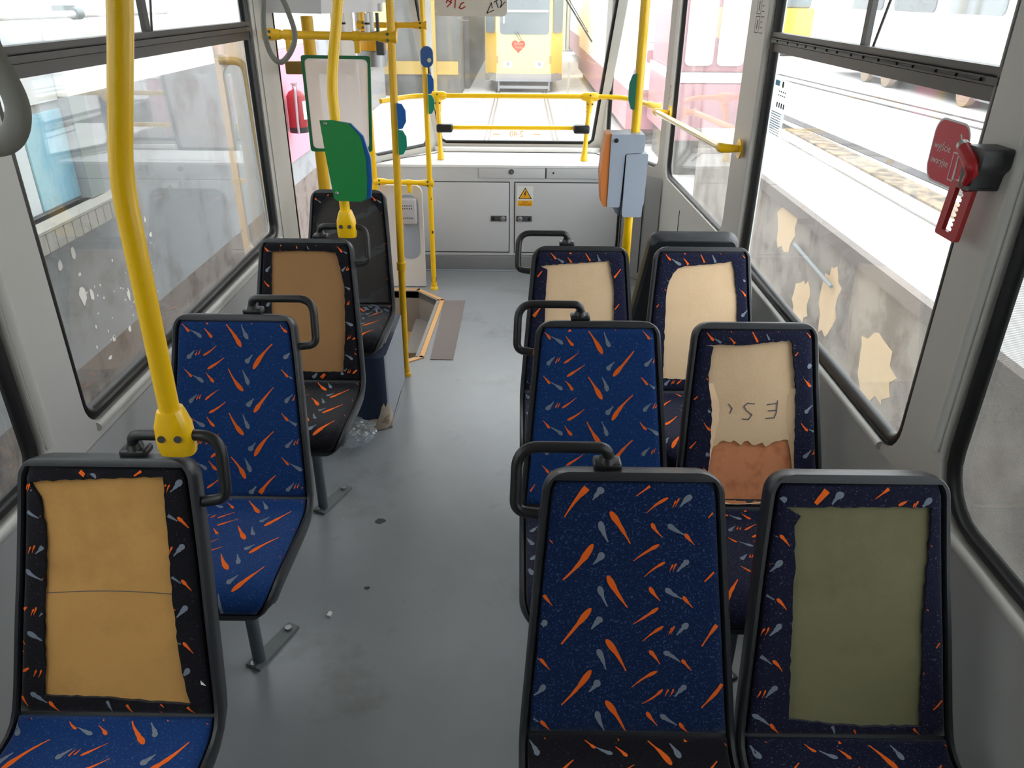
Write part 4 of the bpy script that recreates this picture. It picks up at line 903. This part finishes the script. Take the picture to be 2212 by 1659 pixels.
tf = lambda ox, oy: (lambda x, y: Vector((gx - .0016, ox + .066 - x, oy - .014 + y)))
bm = B(); txt('wyjście', .026, tf(1.850, 1.490), bm); txt('awaryjne', .0235, tf(1.848, 1.456), bm); sgf = lambda a, b: Vector((gx - .0015, a + .066, b - .014))
stroke(bm, [(1.782, 1.528), (1.768, 1.512), (1.771, 1.43)], .006, sgf); stroke(bm, [(1.793, 1.487), (1.793, 1.425), (1.767, 1.425), (1.767, 1.487), (1.793, 1.487)], .003, sgf); obj('lettering', bm, M['white'], t, None)
st = lambda h: (lambda a, b: Vector((gx - h, 3.12 + (a - 3.145) * 1.75, b - .012)))
t = thing('info_sticker', 'white notice sticker with small pictograms on the right main window', 'sticker', (1.02, 3.08, 1.32))
bm = B(); flat(bm, [(3.145, 1.295), (3.145, 1.52), (3.245, 1.52), (3.245, 1.295)], st(.0005)); obj('sheet', bm, M['notice'], t, None)
bm = B(); rnd = random.Random(3)
flat(bm, [(3.205, 1.492), (3.205, 1.512), (3.238, 1.512), (3.238, 1.492)], st(.001), 1); flat(bm, [(3.176, 1.490), (3.176, 1.512), (3.188, 1.512), (3.188, 1.490)], st(.001), 0)
for r_ in range(2):
    for k in range(4): flat(bm, [(3.155 + k * .014, 1.458 + r_ * .014), (3.155 + k * .014, 1.463 + r_ * .014), (3.163 + k * .014, 1.463 + r_ * .014), (3.163 + k * .014, 1.458 + r_ * .014)], st(.001), 0)
for k in range(4): flat(bm, [(3.152 + k * .016, 1.415), (3.152 + k * .016, 1.434), (3.161 + k * .016, 1.434), (3.161 + k * .016, 1.415)], st(.001), 0)
for k in range(10): flat(bm, [(3.152 + rnd.uniform(0, .02), 1.312 + k * .009), (3.152 + rnd.uniform(0, .02), 1.3145 + k * .009), (3.236, 1.3145 + k * .009), (3.236, 1.312 + k * .009)], st(.001), 2)
obj('print', bm, [M['black'], mat('sky blue print', c(120, 190, 224), .6), M['ink_grey']], t, None)
# scribbles on the right rear pillar
bm = B(); pf = lambda a, b: fn1(a, b, -.0006)
for q in ([(1.70, 1.30), (1.655, 1.285), (1.70, 1.215), (1.66, 1.225), (1.685, 1.185)], [(1.655, 1.285), (1.64, 1.30)], [(1.64, 1.24), (1.625, 1.235)]): stroke(bm, q, .004, pf)
tag(obj('wall_scribble', bm, M['ink_grey'], None, None), 'thin grey pencil scribble on the post right of the validator pole', 'scribble')
bm = B(); qf = lambda a, b: fn1(a, b, -.0006)
for (a0, z0) in ((.10, 1.66), (.10, 1.73)):
    stroke(bm, [(a0, z0), (a0 + .05, z0), (a0 + .05, z0 + .06), (a0, z0 + .06), (a0, z0)], .003, qf); stroke(bm, [(a0 + .025, z0 + .015), (a0 + .025, z0 + .045)], .008, qf)
for k in range(6): stroke(bm, [(.085, 1.66 + k * .02), (.045 + .01 * (k % 3), 1.66 + k * .02)], .003, qf)
tag(obj('worn_pictograms', bm, M['ink_grey'], None, None), 'worn grey pictogram transfers high on the post left of the main right window', 'transfer')
# small litter
bm = B(); plate(bm, rpoly([(-.606, 1.848), (-.594, 1.846), (-.591, 1.864), (-.602, 1.868)], .002), [], .008, lambda a, b, h: Vector((a, b, .0005 + h))); tag(obj('paper_scrap', bm, M['paper'], None, None), 'tiny white paper scrap on the aisle floor', 'litter')
for i, (x, y, r, lab) in enumerate(((-.515, 2.355, .022, 'larger dark flat spot on the aisle floor near the light patch'), (-.50, 1.985, .012, 'small dark flat spot on the aisle floor above the paper scrap'))):
    bm = B(); rnd = random.Random(i); vs = [bm.verts.new((x + r * rnd.uniform(.7, 1.1) * math.cos(a), y + r * .8 * rnd.uniform(.7, 1.1) * math.sin(a), .0008)) for a in [6.283 * k / 14 for k in range(14)]]; bm.faces.new(vs); tag(obj('gum_spot', bm, M['ramp_edge'] if False else mat('dark gum', c(70, 70, 72), .8), None, None), lab, 'stain')
# crumpled bag
bm = B(); bmesh.ops.create_icosphere(bm, subdivisions=5, radius=1.0); from mathutils import noise
for v in bm.verts:
    p = v.co.copy(); n = noise.turbulence_vector(p * 1.7, 4, True)
    v.co = Vector((p.x * .105, p.y * .095, p.z * .05)) + Vector((n[0] * .03, n[1] * .03, n[2] * .022)); v.co.z = max(0.001 + .001 * abs(n[0]), v.co.z + .045)
ang = R(35)
for v in bm.verts: v.co = Vector((v.co.x * math.cos(ang) - v.co.y * math.sin(ang) - .735, v.co.x * math.sin(ang) + v.co.y * math.cos(ang) + 2.90, v.co.z))
tag(obj('plastic_bag', bm, M['bag'], None, 25), 'crumpled clear plastic bag on the floor under the shade-toned brown foam seat', 'bag')

# ================================================================== outside
ZG = -.93
bm = B(); plate(bm, [(-30, -12), (60, -12), (60, 90), (-30, 90)], [], -.05, lambda a, b, h: Vector((a, b, ZG + h))); struct('ground', bm, M['asphalt'], None, None)
def rails(label, a, b, z, gauge):
    a = Vector((a[0], a[1], z)); b = Vector((b[0], b[1], z)); d = (b - a).normalized(); n = Vector((d.y, -d.x, 0)); t = thing('track', label, 'track', tuple(a))
    for s in (-.5, .5):
        bm = B()
        for o in (-.045, .045):
            c0 = n * (gauge * s + o - .02); c1 = n * (gauge * s + o + .02); q = [a + c0, a + c1, b + c1, b + c0]
            l = [bm.verts.new(p + Vector((0, 0, .002))) for p in q]; h = [bm.verts.new(p + Vector((0, 0, .022))) for p in q]
            bm.faces.new(h)
            for k in range(4): bm.faces.new((l[k], l[(k + 1) % 4], h[(k + 1) % 4], h[k]))
        obj('rail', bm, M['track'], t, None)
rails('tram track running away behind the rear window to the yellow tram', (.02, 6.3), (.10, 70), ZG, 1.435)
# yellow tram ahead
def window_plate(bm, x0, z0, x1, z1, y, r, mi=0): plate(bm, rrect(x0, z0, x1, z1, r), [], .03, lambda a, b, h: Vector((a, y - h, b)), mi)
t = thing('tram', 'yellow tram with a red heart on its front, facing the rear window', 'tram', (.1, 25, ZG), 'parked trams outside')
yx = .11
def trambody(t, cx, y0, L, w, wf, z0, zb, z1, m_low, m_up, corner=.5):
    P = [(cx - w / 2, y0 + L), (cx - w / 2, y0 + corner), (cx - wf / 2, y0), (cx + wf / 2, y0), (cx + w / 2, y0 + corner), (cx + w / 2, y0 + L)]
    bm = B(); plate(bm, P[::-1], [], zb - z0, lambda a, b, h: Vector((a, b, z0 + h))); lo = obj('body', bm, m_low, t, None)
    bm = B(); plate(bm, P[::-1], [], z1 - zb, lambda a, b, h: Vector((a, b + .0 + h * .06, zb + h))); obj('upper_body', bm, m_up, t, None); return lo
trambody(t, yx, 25.0, 13, 2.36, 1.66, -.42, .78, 2.6, M['tram_yellow'], M['tram_cream'])
bm = B(); plate(bm, [(yx - .81, -.40), (yx + .81, -.40), (yx + .81, .78), (yx - .81, .78)], [], .02, lambda a, b, h: Vector((a, 24.99 - h, b))); obj('front_panel', bm, M['tram_cream'], t, None)
bm = B(); window_plate(bm, yx - .72, .70, yx + .74, 2.2, 24.985, .10); obj('windscreen', bm, M['tram_glass'], t)
for s in (-1, 1):
    bm = B(); p0 = Vector((yx + s * .86, 25.03, 0)); p1 = Vector((yx + s * 1.15, 25.42, 0)); plate(bm, rrect(0.0, .74, 1, 2.2, (.12, .12, .1, .1)), [], .02, lambda a, b, h: p0.lerp(p1, a) + Vector((s * .012, -.02 + .06 * (b - .78) * 0 - h, b))); obj('corner_window', bm, M['tram_glass'], t, None)
    bm = B(); window_plate(bm, yx + s * .47 - .12, -.22, yx + s * .47 + .12, -.03, 24.975, .04); hl = obj('headlight_housing', bm, M['tram_white'], t); bm = B(); tube(bm, [(yx + s * .47, 24.945, -.11), (yx + s * .47, 24.93, -.11)], .06, 14); obj('headlight', bm, M['steel'], hl)
    bm = B(); box(bm, (yx + s * .80 - .03, 24.95, -.10), (yx + s * .80 + .03, 24.985, .12)); obj('side_lamp', bm, mat('amber marker', c(190, 140, 70), .5), t, None)
bm = B(); plate(bm, [(yx - 1.19, 25.55), (yx - .84, 24.93), (yx + .84, 24.93), (yx + 1.19, 25.55)][::-1], [], .22, lambda a, b, h: Vector((a, b, -.60 + h))); obj('bumper', bm, M['tram_grey'], t, None)
bm = B(); box(bm, (yx - .9, 25.3, ZG + .03), (yx + .9, 37, -.6)); obj('underframe', bm, M['tram_dark'], t, None)
bm = B(); box(bm, (yx - .74, 25.0, ZG + .12), (yx + .76, 25.1, ZG + .20)); obj('fender_bar', bm, M['tram_grey'], t, None)
for x in (yx - .76, yx + .78): bm = B(); box(bm, (x - .025, 25.0, ZG + .05), (x + .025, 25.1, -.6)); obj('fender_post', bm, M['tram_grey'], t, None)
bm = B(); hp = []
for k in range(40):
    a = 2 * math.pi * k / 40; hp.append((16 * math.sin(a) ** 3, 13 * math.cos(a) - 5 * math.cos(2 * a) - 2 * math.cos(3 * a) - math.cos(4 * a)))
plate(bm, [(-.055 + x * .0128, .39 + z * .0128) for x, z in hp][::-1], [], .01, lambda a, b, h: Vector((a, 24.955 - h, b))); hh_ = obj('heart', bm, M['heart'], t, None)
bm = B(); txt('Jestem', .10, lambda x, y: Vector((-.045 + x, 24.94, .455 + y)), bm, shear=.3); txt('Polska', .10, lambda x, y: Vector((-.04 + x, 24.94, .35 + y)), bm, shear=.3); obj('heart_lettering', bm, M['heart_txt'], hh_, None)
bm = B(); tube(bm, [(-.02, 24.94, .55), (-.17, 24.94, .78)], .010, 6); tube(bm, [(.04, 24.94, .55), (-.09, 24.94, .78)], .010, 6); obj('wiper', bm, M['tram_dark'], t)
bm = B(); box(bm, (yx - .7, 24.93, 1.30), (yx + .7, 24.95, 1.36)); box(bm, (yx - .62, 24.93, 1.0), (yx - .58, 24.95, 1.9)); obj('cab_detail', bm, M['tram_white'], t, None)
# white tram right of it with maroon skirt
t = thing('tram', 'white tram with maroon skirt and small crest, right of the validator pole', 'tram', (3.2, 16, ZG), 'parked trams outside')
trambody(t, 3.30, 16.0, 14, 2.36, 2.2, .12, .62, 3.2, M['tram_white'], M['tram_white'], .2)
bm = B(); box(bm, (2.12, 16.02, -.62), (4.48, 30, .118)); obj('skirt', bm, M['tram_red'], t, None); bm = B(); box(bm, (2.3, 16.2, ZG + .02), (4.3, 30, -.622)); obj('underframe', bm, M['tram_dark'], t, None)
bm = B(); plate(bm, rrect(2.28, .98, 4.32, 2.6, .12), [], .03, lambda a, b, h: Vector((a, 15.985 - h + (b - .62) * .06, b))); obj('windscreen', bm, mat('pale blue windscreen', c(190, 214, 228), .15), t)
bm = B(); plate(bm, rpoly([(2.44, .62), (2.62, .62), (2.62, .84), (2.44, .84)], .04), [], .02, lambda a, b, h: Vector((a, 15.98 - h, b))); obj('crest', bm, M['tram_red'], t, None)
bm = B(); plate(bm, rrect(2.20, .18, 2.40, .50, .03), [], .02, lambda a, b, h: Vector((a, 15.98 - h, b))); hl = obj('headlight_housing', bm, mat('violet grey', c(130, 130, 170), .4), t); bm = B(); tube(bm, [(2.32, 15.96, .42), (2.32, 15.945, .42)], .045, 12); tube(bm, [(2.31, 15.96, .27), (2.31, 15.945, .27)], .035, 12); obj('headlight', bm, M['tram_white'], hl)
# maroon tram behind
t = thing('tram', 'maroon tram with pale upper half seen between the rear window and the validator pole', 'tram', (3.6, 31, ZG), 'parked trams outside')
trambody(t, 3.62, 31.0, 11, 2.3, 2.2, -.6, .2, 3.2, M['tram_red'], M['tram_white'], .2)
bm = B(); plate(bm, rrect(2.65, .5, 4.6, 2.5, .1), [], .03, lambda a, b, h: Vector((a, 30.985 - h + (b - .2) * .06, b))); obj('windscreen', bm, M['tram_glass'], t)
# maroon and white tram beside the right rear window
t = thing('tram', 'maroon and white tram close outside the right rear side window', 'tram', (3.05, 13, ZG), 'parked trams outside')
bm = B(); box(bm, (2.46, 13.0, -.35), (3.62, 15.6, .55), 0, .05); obj('body', bm, M['tram_red'], t); bm = B(); box(bm, (2.45, 12.99, .551), (3.63, 15.6, .70)); obj('waist_band', bm, M['tram_white'], t, None); bm = B(); box(bm, (2.48, 13.02, .701), (3.6, 15.58, 2.9), 0, .06); obj('upper_body', bm, M['tram_red'], t)
bm = B(); box(bm, (2.6, 13.2, ZG + .01), (3.5, 15.5, -.351)); obj('underframe', bm, M['tram_dark'], t, None)
bm = B(); plate(bm, rrect(2.58, .80, 3.02, 2.6, .08), [], .02, lambda a, b, h: Vector((a, 13.01 - h, b))); obj('window', bm, mat('pale pink glass', c(206, 190, 194), .2), t); bm = B(); plate(bm, rrect(3.08, .80, 3.5, 2.6, .08), [], .02, lambda a, b, h: Vector((a, 13.01 - h, b))); obj('window', bm, bpy.data.materials['pale pink glass'], t)
# right hand ramp: low wall beside the tram, bright concrete on top, tracks and a white tram on it
ZP = .22; XPp = 2.40
bm = B(); plate(bm, [(XPp + .02, -8), (50, -8), (50, 60), (5.0, 60), (5.0, 15.7), (3.75, 15.7), (3.75, 10.6), (XPp + .02, 10.6)], [], .04, lambda a, b, h: Vector((a, b, ZP - .041 + h))); struct('ramp_top', bm, M['asphalt'], None, None)
bm = B(); plate(bm, [(-8, ZG), (10.6, ZG), (10.6, ZP - .10), (-8, ZP - .10)], [], .1, lambda a, b, h: Vector((XPp + h, a, b)));
w = tag(obj('ramp_wall', bm, M['ramp_wall'], None, None), 'low retaining wall with peeling paint outside the right window', 'wall')
bm = B(); box(bm, (XPp - .05, -8, ZP - .099), (XPp + .02, 10.6, ZP)); obj('coping', bm, M['ramp_edge'], w, None)
bm = B(); tube(bm, [(XPp - .03, 6.4, -.10), (XPp - .03, 5.5, -.16)], .015, 8); obj('conduit', bm, M['win_frame'], w)
bm = B(); rnd = random.Random(11)
for (y, z, a, b_) in ((6.75, -.05, .28, .22), (5.55, -.30, .18, .30), (4.65, -.42, .30, .24), (6.1, -.5, .2, .2)):
    vs = [bm.verts.new((XPp - .002, y + a * rnd.uniform(.7, 1.15) * math.cos(q), z + b_ * rnd.uniform(.7, 1.15) * math.sin(q))) for q in [6.283 * k / 22 for k in range(22)]]; bm.faces.new(vs)
obj('bare_brick_patch', bm, mat('bare tan render', c(206, 182, 148), .9, var=.1, vscale=14), w, None)
M['dark_rail'] = mat('dark sunken rail', c(62, 56, 54), .7); M['rubble'] = mat('tan rubble', c(150, 132, 108), .9, var=.2, vscale=9, dirt=c(92, 84, 76), dscale=7, dlo=.42, dhi=.6, bump=.6, bscale=14)
t = thing('track', 'farther track, two thin dark grooves on the bright concrete before the white tram', 'track', (6.2, 10.8, ZP))
for o in (0, .42): bm = B(); strip(bm, [(5.36 + o, 18.4), (6.55 + o, 7.0)], .09, ZP + .001, ZP + .006, 0); obj('rail', bm, M['dark_rail'], t, None)
bm = B(); strip(bm, [(3.80, 13.0), (4.10, 4.0)], .17, ZP + .001, ZP + .008, 0); tag(obj('channel', bm, M['dark_rail'], None, None), 'wide dark channel in the bright concrete outside the right window', 'channel')
bm = B(); strip(bm, [(3.62, 10.4), (3.58, 3.0)], .26, ZP + .001, ZP + .02, 0); tag(obj('gravel_strip', bm, M['rubble'], None, None), 'strip of tan rubble along the near side of the dark channel', 'gravel'); bpy.context.scene.objects['gravel_strip']['kind'] = 'stuff'
bm = B(); strip(bm, [(3.25, 10.0), (3.21, 3.0)], .03, ZP + .001, ZP + .005, 0); tag(obj('kerb_line', bm, M['ramp_edge'], None, None), 'thin grey line on the bright concrete nearest the right window', 'line')
t = thing('tram', 'white tram with wheels showing, standing across the bright yard at right', 'tram', (7.6, 12, ZP), 'parked trams outside')
bm = B(); box(bm, (7.0, 4, .47), (9.3, 19.5, 3.4), 0, .08); obj('body', bm, M['tram_white'], t); bm = B(); box(bm, (7.25, 4.5, .36), (9.1, 19, .469)); obj('underframe', bm, M['tram_grey'], t, None)
M['wheel'] = mat('rusty wheel', c(150, 130, 110), .6); M['light_glass'] = mat('light glass', c(120, 128, 130), .2)
for y in (12.0, 13.0, 15.9, 16.9):
    bm = B(); tube(bm, [(7.06, y, ZP + .23), (7.18, y, ZP + .23)], .225, 20); obj('wheel', bm, M['wheel'], t)
for y in (12.5, 16.4): bm = B(); box(bm, (7.13, y - .75, ZP + .12), (7.2, y + .75, ZP + .3), 0, .03); obj('bogie_frame', bm, M['tram_grey'], t)
for k in range(6): bm = B(); plate(bm, rrect(6.0 + k * 2.1, 1.55, 7.6 + k * 2.1, 2.6, .1), [], .02, lambda a, b, h: Vector((6.995 - h, a, b))); obj('window', bm, M['light_glass'], t)
t = thing('wagon', 'small yellow vehicle end far off behind the upper right window pane', 'vehicle', (7.2, 24, ZP)); bm = B(); box(bm, (6.4, 24, ZP + .3), (8.3, 27, ZP + 1.25), 0, .05); obj('body', bm, M['tram_yellow'], t); bm = B(); box(bm, (6.5, 24.2, ZP + .02), (8.2, 26.8, ZP + .299)); obj('underframe', bm, M['tram_dark'], t, None); bm = B(); box(bm, (6.5, 24.1, ZP + 1.251), (8.2, 26.9, ZP + 2.6), 0, .05); obj('cab', bm, M['tram_glass'], t)
# sheds on both sides of the track ahead
t = thing('shed', 'grey and pale striped row of parked cars right of the yellow tram', 'building', (2.2, 30, ZG))
bm = B(); box(bm, (2.0, 46, ZG), (5.2, 75, 7.5)); obj('wall', bm, M['tram_dark'], t, None)
for k in range(12):
    bm = B(); x = 2.05 + k * .2; y = 44 + .1 * (k % 3); box(bm, (x - .02, y, ZG + .02), (x + .12, y + .5, 6.5)); obj('pale_strip', bm, M['shed_light'] if k % 3 else M['tram_grey'], t, None)
M['dull_yellow'] = mat('dusty yellow', c(180, 150, 70), .6)
t = thing('shed', 'dark grey depot hall left of the yellow tram behind the rear window', 'building', (-3.5, 22, ZG))
bm = B(); box(bm, (-9, 24, ZG), (-1.75, 60, 2.0)); obj('wall', bm, M['shed'], t, None); bm = B(); box(bm, (-1.74, 26, ZG), (-1.60, 58, 1.8)); obj('gate', bm, M['tram_dark'], t, None)
bm = B(); box(bm, (-2.72, 23.8, ZG), (-2.42, 23.98, 1.9)); obj('yellow_post', bm, M['dull_yellow'], t, None); bm = B(); box(bm, (-4.9, 23.9, ZG + .6), (-1.8, 23.99, ZG + .95)); obj('yellow_band', bm, M['dull_yellow'], t, None)
t = thing('tram', 'pale yellow tram side standing beyond the step-well poles', 'tram', (-4.5, 12, ZG), 'parked trams outside')
bm = B(); box(bm, (-6.4, 14.5, .1), (-3.6, 23, .9)); obj('body', bm, M['shed'], t, None); bm = B(); box(bm, (-6.4, 14.5, .901), (-3.6, 23, 1.55)); obj('yellow_band', bm, M['tram_cream'], t, None); bm = B(); box(bm, (-6.38, 14.55, 1.551), (-3.62, 23, 2.6)); obj('window_band', bm, M['tram_glass'], t, None); bm = B(); box(bm, (-6.2, 14.8, ZG + .02), (-3.8, 23, .099)); obj('underframe', bm, M['tram_grey'], t, None)
# ------------------------------------------------------------------ building on the left
XBW = -2.2
t = thing('building', 'plastered building close outside the left windows with a tall window and brick sill', 'building', (XBW, 4, ZG))
wh = [(2.3, .845), (3.93, .845), (3.93, 2.8), (2.3, 2.8)]
bm = B(); plate(bm, [(-6, ZG), (12, ZG), (12, .10), (-6, .10)], [], .3, lambda a, b, h: Vector((XBW - h, a, b))); obj('lower_wall', bm, M['plaster_low'], t, None)
bm = B(); plate(bm, [(-6, .101), (12, .101), (12, 1.335), (3.93, 1.335), (3.93, .845), (2.3, .845), (2.3, 1.335), (-6, 1.335)], [], .3, lambda a, b, h: Vector((XBW - h, a, b))); obj('wall', bm, M['plaster'], t, None)
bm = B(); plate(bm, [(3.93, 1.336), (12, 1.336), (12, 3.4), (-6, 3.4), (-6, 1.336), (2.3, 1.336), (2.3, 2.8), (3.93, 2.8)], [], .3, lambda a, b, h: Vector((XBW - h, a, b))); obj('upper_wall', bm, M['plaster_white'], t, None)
bm = B(); plate(bm, [(3.905, .85), (4.045, .85), (4.045, 1.335), (3.905, 1.335)], [], .012, lambda a, b, h: Vector((XBW + .001 + h, a, b))); obj('pilaster', bm, M['reveal'], t, None)
bm = B(); box(bm, (XBW - .10, 2.3, .846), (XBW - .06, 3.93, 2.8)); wf_ = obj('window_frame', bm, M['win_frame'], t, None)
def pane(y0, y1, z0, z1, m): bm = B(); box(bm, (XBW - .0599, y0, z0), (XBW - .05, y1, z1)); obj('pane', bm, m, wf_, None)
for (y0, y1) in ((2.32, 2.93), (2.96, 3.565), (3.585, 3.92)):
    pane(y0, y1, .86, 1.285, M['pane_blue'] if y0 > 3.5 else M['pane']); pane(y0, y1, 1.325, 2.1, M['pane'])
bm = B()
for y in (2.945, 3.575): box(bm, (XBW - .0498, y - .012, 1.33), (XBW - .042, y + .012, 2.1))
obj('blue_bar', bm, M['win_blue'], wf_, None)
sl = None
bm = B(); plate(bm, [(2.2, XBW - .05), (4.13, XBW - .05), (4.13, XBW + .10), (2.2, XBW + .10)], [], .012, lambda a, b, h: Vector((b, a, .833 + h))); sl = obj('sill', bm, M['brick'], t, None)
bm = B(); y = 2.2
while y < 4.1: box(bm, (XBW + .001, y, .745), (XBW + .098, y + .068, .832), 0, .003); y += .074
obj('sill_bricks', bm, M['brick'], sl, None)
bm = B(); tube(bm, [(XBW + .10, 1.5, 1.715), (XBW + .10, 5.0, 1.69)], .016, 12); pp = obj('pipe', bm, M['plaster_white'], t)
bm = B(); tube(bm, [(XBW + .10, 3.96, 1.700), (XBW + .10, 4.02, 1.700)], .026, 12); box(bm, (XBW, 3.97, 1.68), (XBW + .10, 3.99, 1.735)); obj('pipe_clip', bm, M['win_frame'], pp)
bm = B(); rnd = random.Random(21)
def flake(px, y, z, a, b_):
    vs = [bm.verts.new((XBW + .002, y + a * rnd.uniform(.65, 1.2) * math.cos(q), z + b_ * rnd.uniform(.65, 1.2) * math.sin(q))) for q in [6.283 * k / 12 for k in range(12)]]; bm.faces.new(vs)
flakes = [(3.50, .62, .022, .03), (3.63, .64, .020, .034), (3.62, .42, .032, .05), (3.70, .40, .018, .03), (4.05, .27, .018, .036), (4.1, .21, .012, .016), (4.22, .33, .020, .03), (4.20, .37, .012, .03), (4.25, .44, .014, .015), (3.80, .11, .016, .018), (3.98, .09, .016, .02), (4.42, .60, .012, .02), (4.45, .50, .02, .016), (3.72, .03, .02, .012), (3.64, .53, .014, .01)] + [(rnd.uniform(3.6, 4.5), rnd.uniform(.1, .5), rnd.uniform(.003, .009), rnd.uniform(.003, .011)) for _ in range(34)]
for f in flakes: flake(None, *f)
obj('paint_flakes', bm, M['flake'], t, None)
# pink board with extinguisher outside the doorway
t = thing('painted_board', 'pink painted board outside the open doorway', 'board', (XBW + .02, 7.6, .37)); bm = B(); box(bm, (XBW + .005, 6.6, .34), (XBW + .03, 8.75, 1.32)); obj('panel', bm, M['pink'], t, None)
t = thing('fire_extinguisher', 'red fire extinguisher hanging on the pink board outside the doorway', 'fire extinguisher', (XBW + .13, 7.47, .60)); ex, ey = XBW + .13, 7.47
ZE = .12
bm = B(); tube(bm, [(ex, ey, .512), (ex, ey, .56), (ex, ey, .82), (ex, ey, .86), (ex, ey, .88)], [.084, .085, .085, .06, .02], 20); cy_ = obj('cylinder', bm, M['red_dark'], t)
bm = B(); tube(bm, [(ex, ey, .50), (ex, ey, .55)], .0865, 20); obj('foot_ring', bm, M['handle'], t); bm = B(); tube(bm, [(ex, ey, .88), (ex, ey, .92)], .022, 10); box(bm, (ex - .02, ey - .05, .92), (ex + .02, ey + .03, .935)); obj('valve', bm, M['steel'], t)
bm = B(); tube(bm, fillet([(ex, ey - .03, .905), (ex + .03, ey - .10, .90), (ex + .02, ey - .105, .60), (ex + .02, ey - .10, .50)], .05), .011, 10); obj('hose', bm, M['tram_grey'], t); bm = B(); box(bm, (ex + .055, ey - .05, .62), (ex + .088, ey + .05, .78)); obj('label_plate', bm, M['paper'], t, None)
for o_ in t.children:
    o_.location.z += ZE
# opened door leaf outside, at the end of the left window
t = thing('door_leaf', 'cream folding door leaf with ochre rubber edge, swung open outside the left window', 'door', (-1.33, 4.02, -.25))
bm = B(); plate(bm, rrect(-1.48, -.25, -1.235, 1.62, .06), [rrect(-1.45, .55, -1.335, 1.48, .05)], .03, lambda a, b, h: Vector((a, 4.02 - h, b))); obj('leaf', bm, M['cream_door'], t, 30)
bm = B(); tube(bm, fillet([(-1.45, 3.975, 1.50), (-1.33, 3.975, 1.50), (-1.305, 3.975, .5), (-1.30, 3.975, .0)], .08), .018, 12); obj('rubber_edge', bm, M['ochre'], t)
bm = B(); plate(bm, rrect(-1.452, .548, -1.333, 1.482, .05), [], .004, lambda a, b, h: Vector((a, 4.006 - h, b))); obj('pane', bm, M['glass'], t, None)
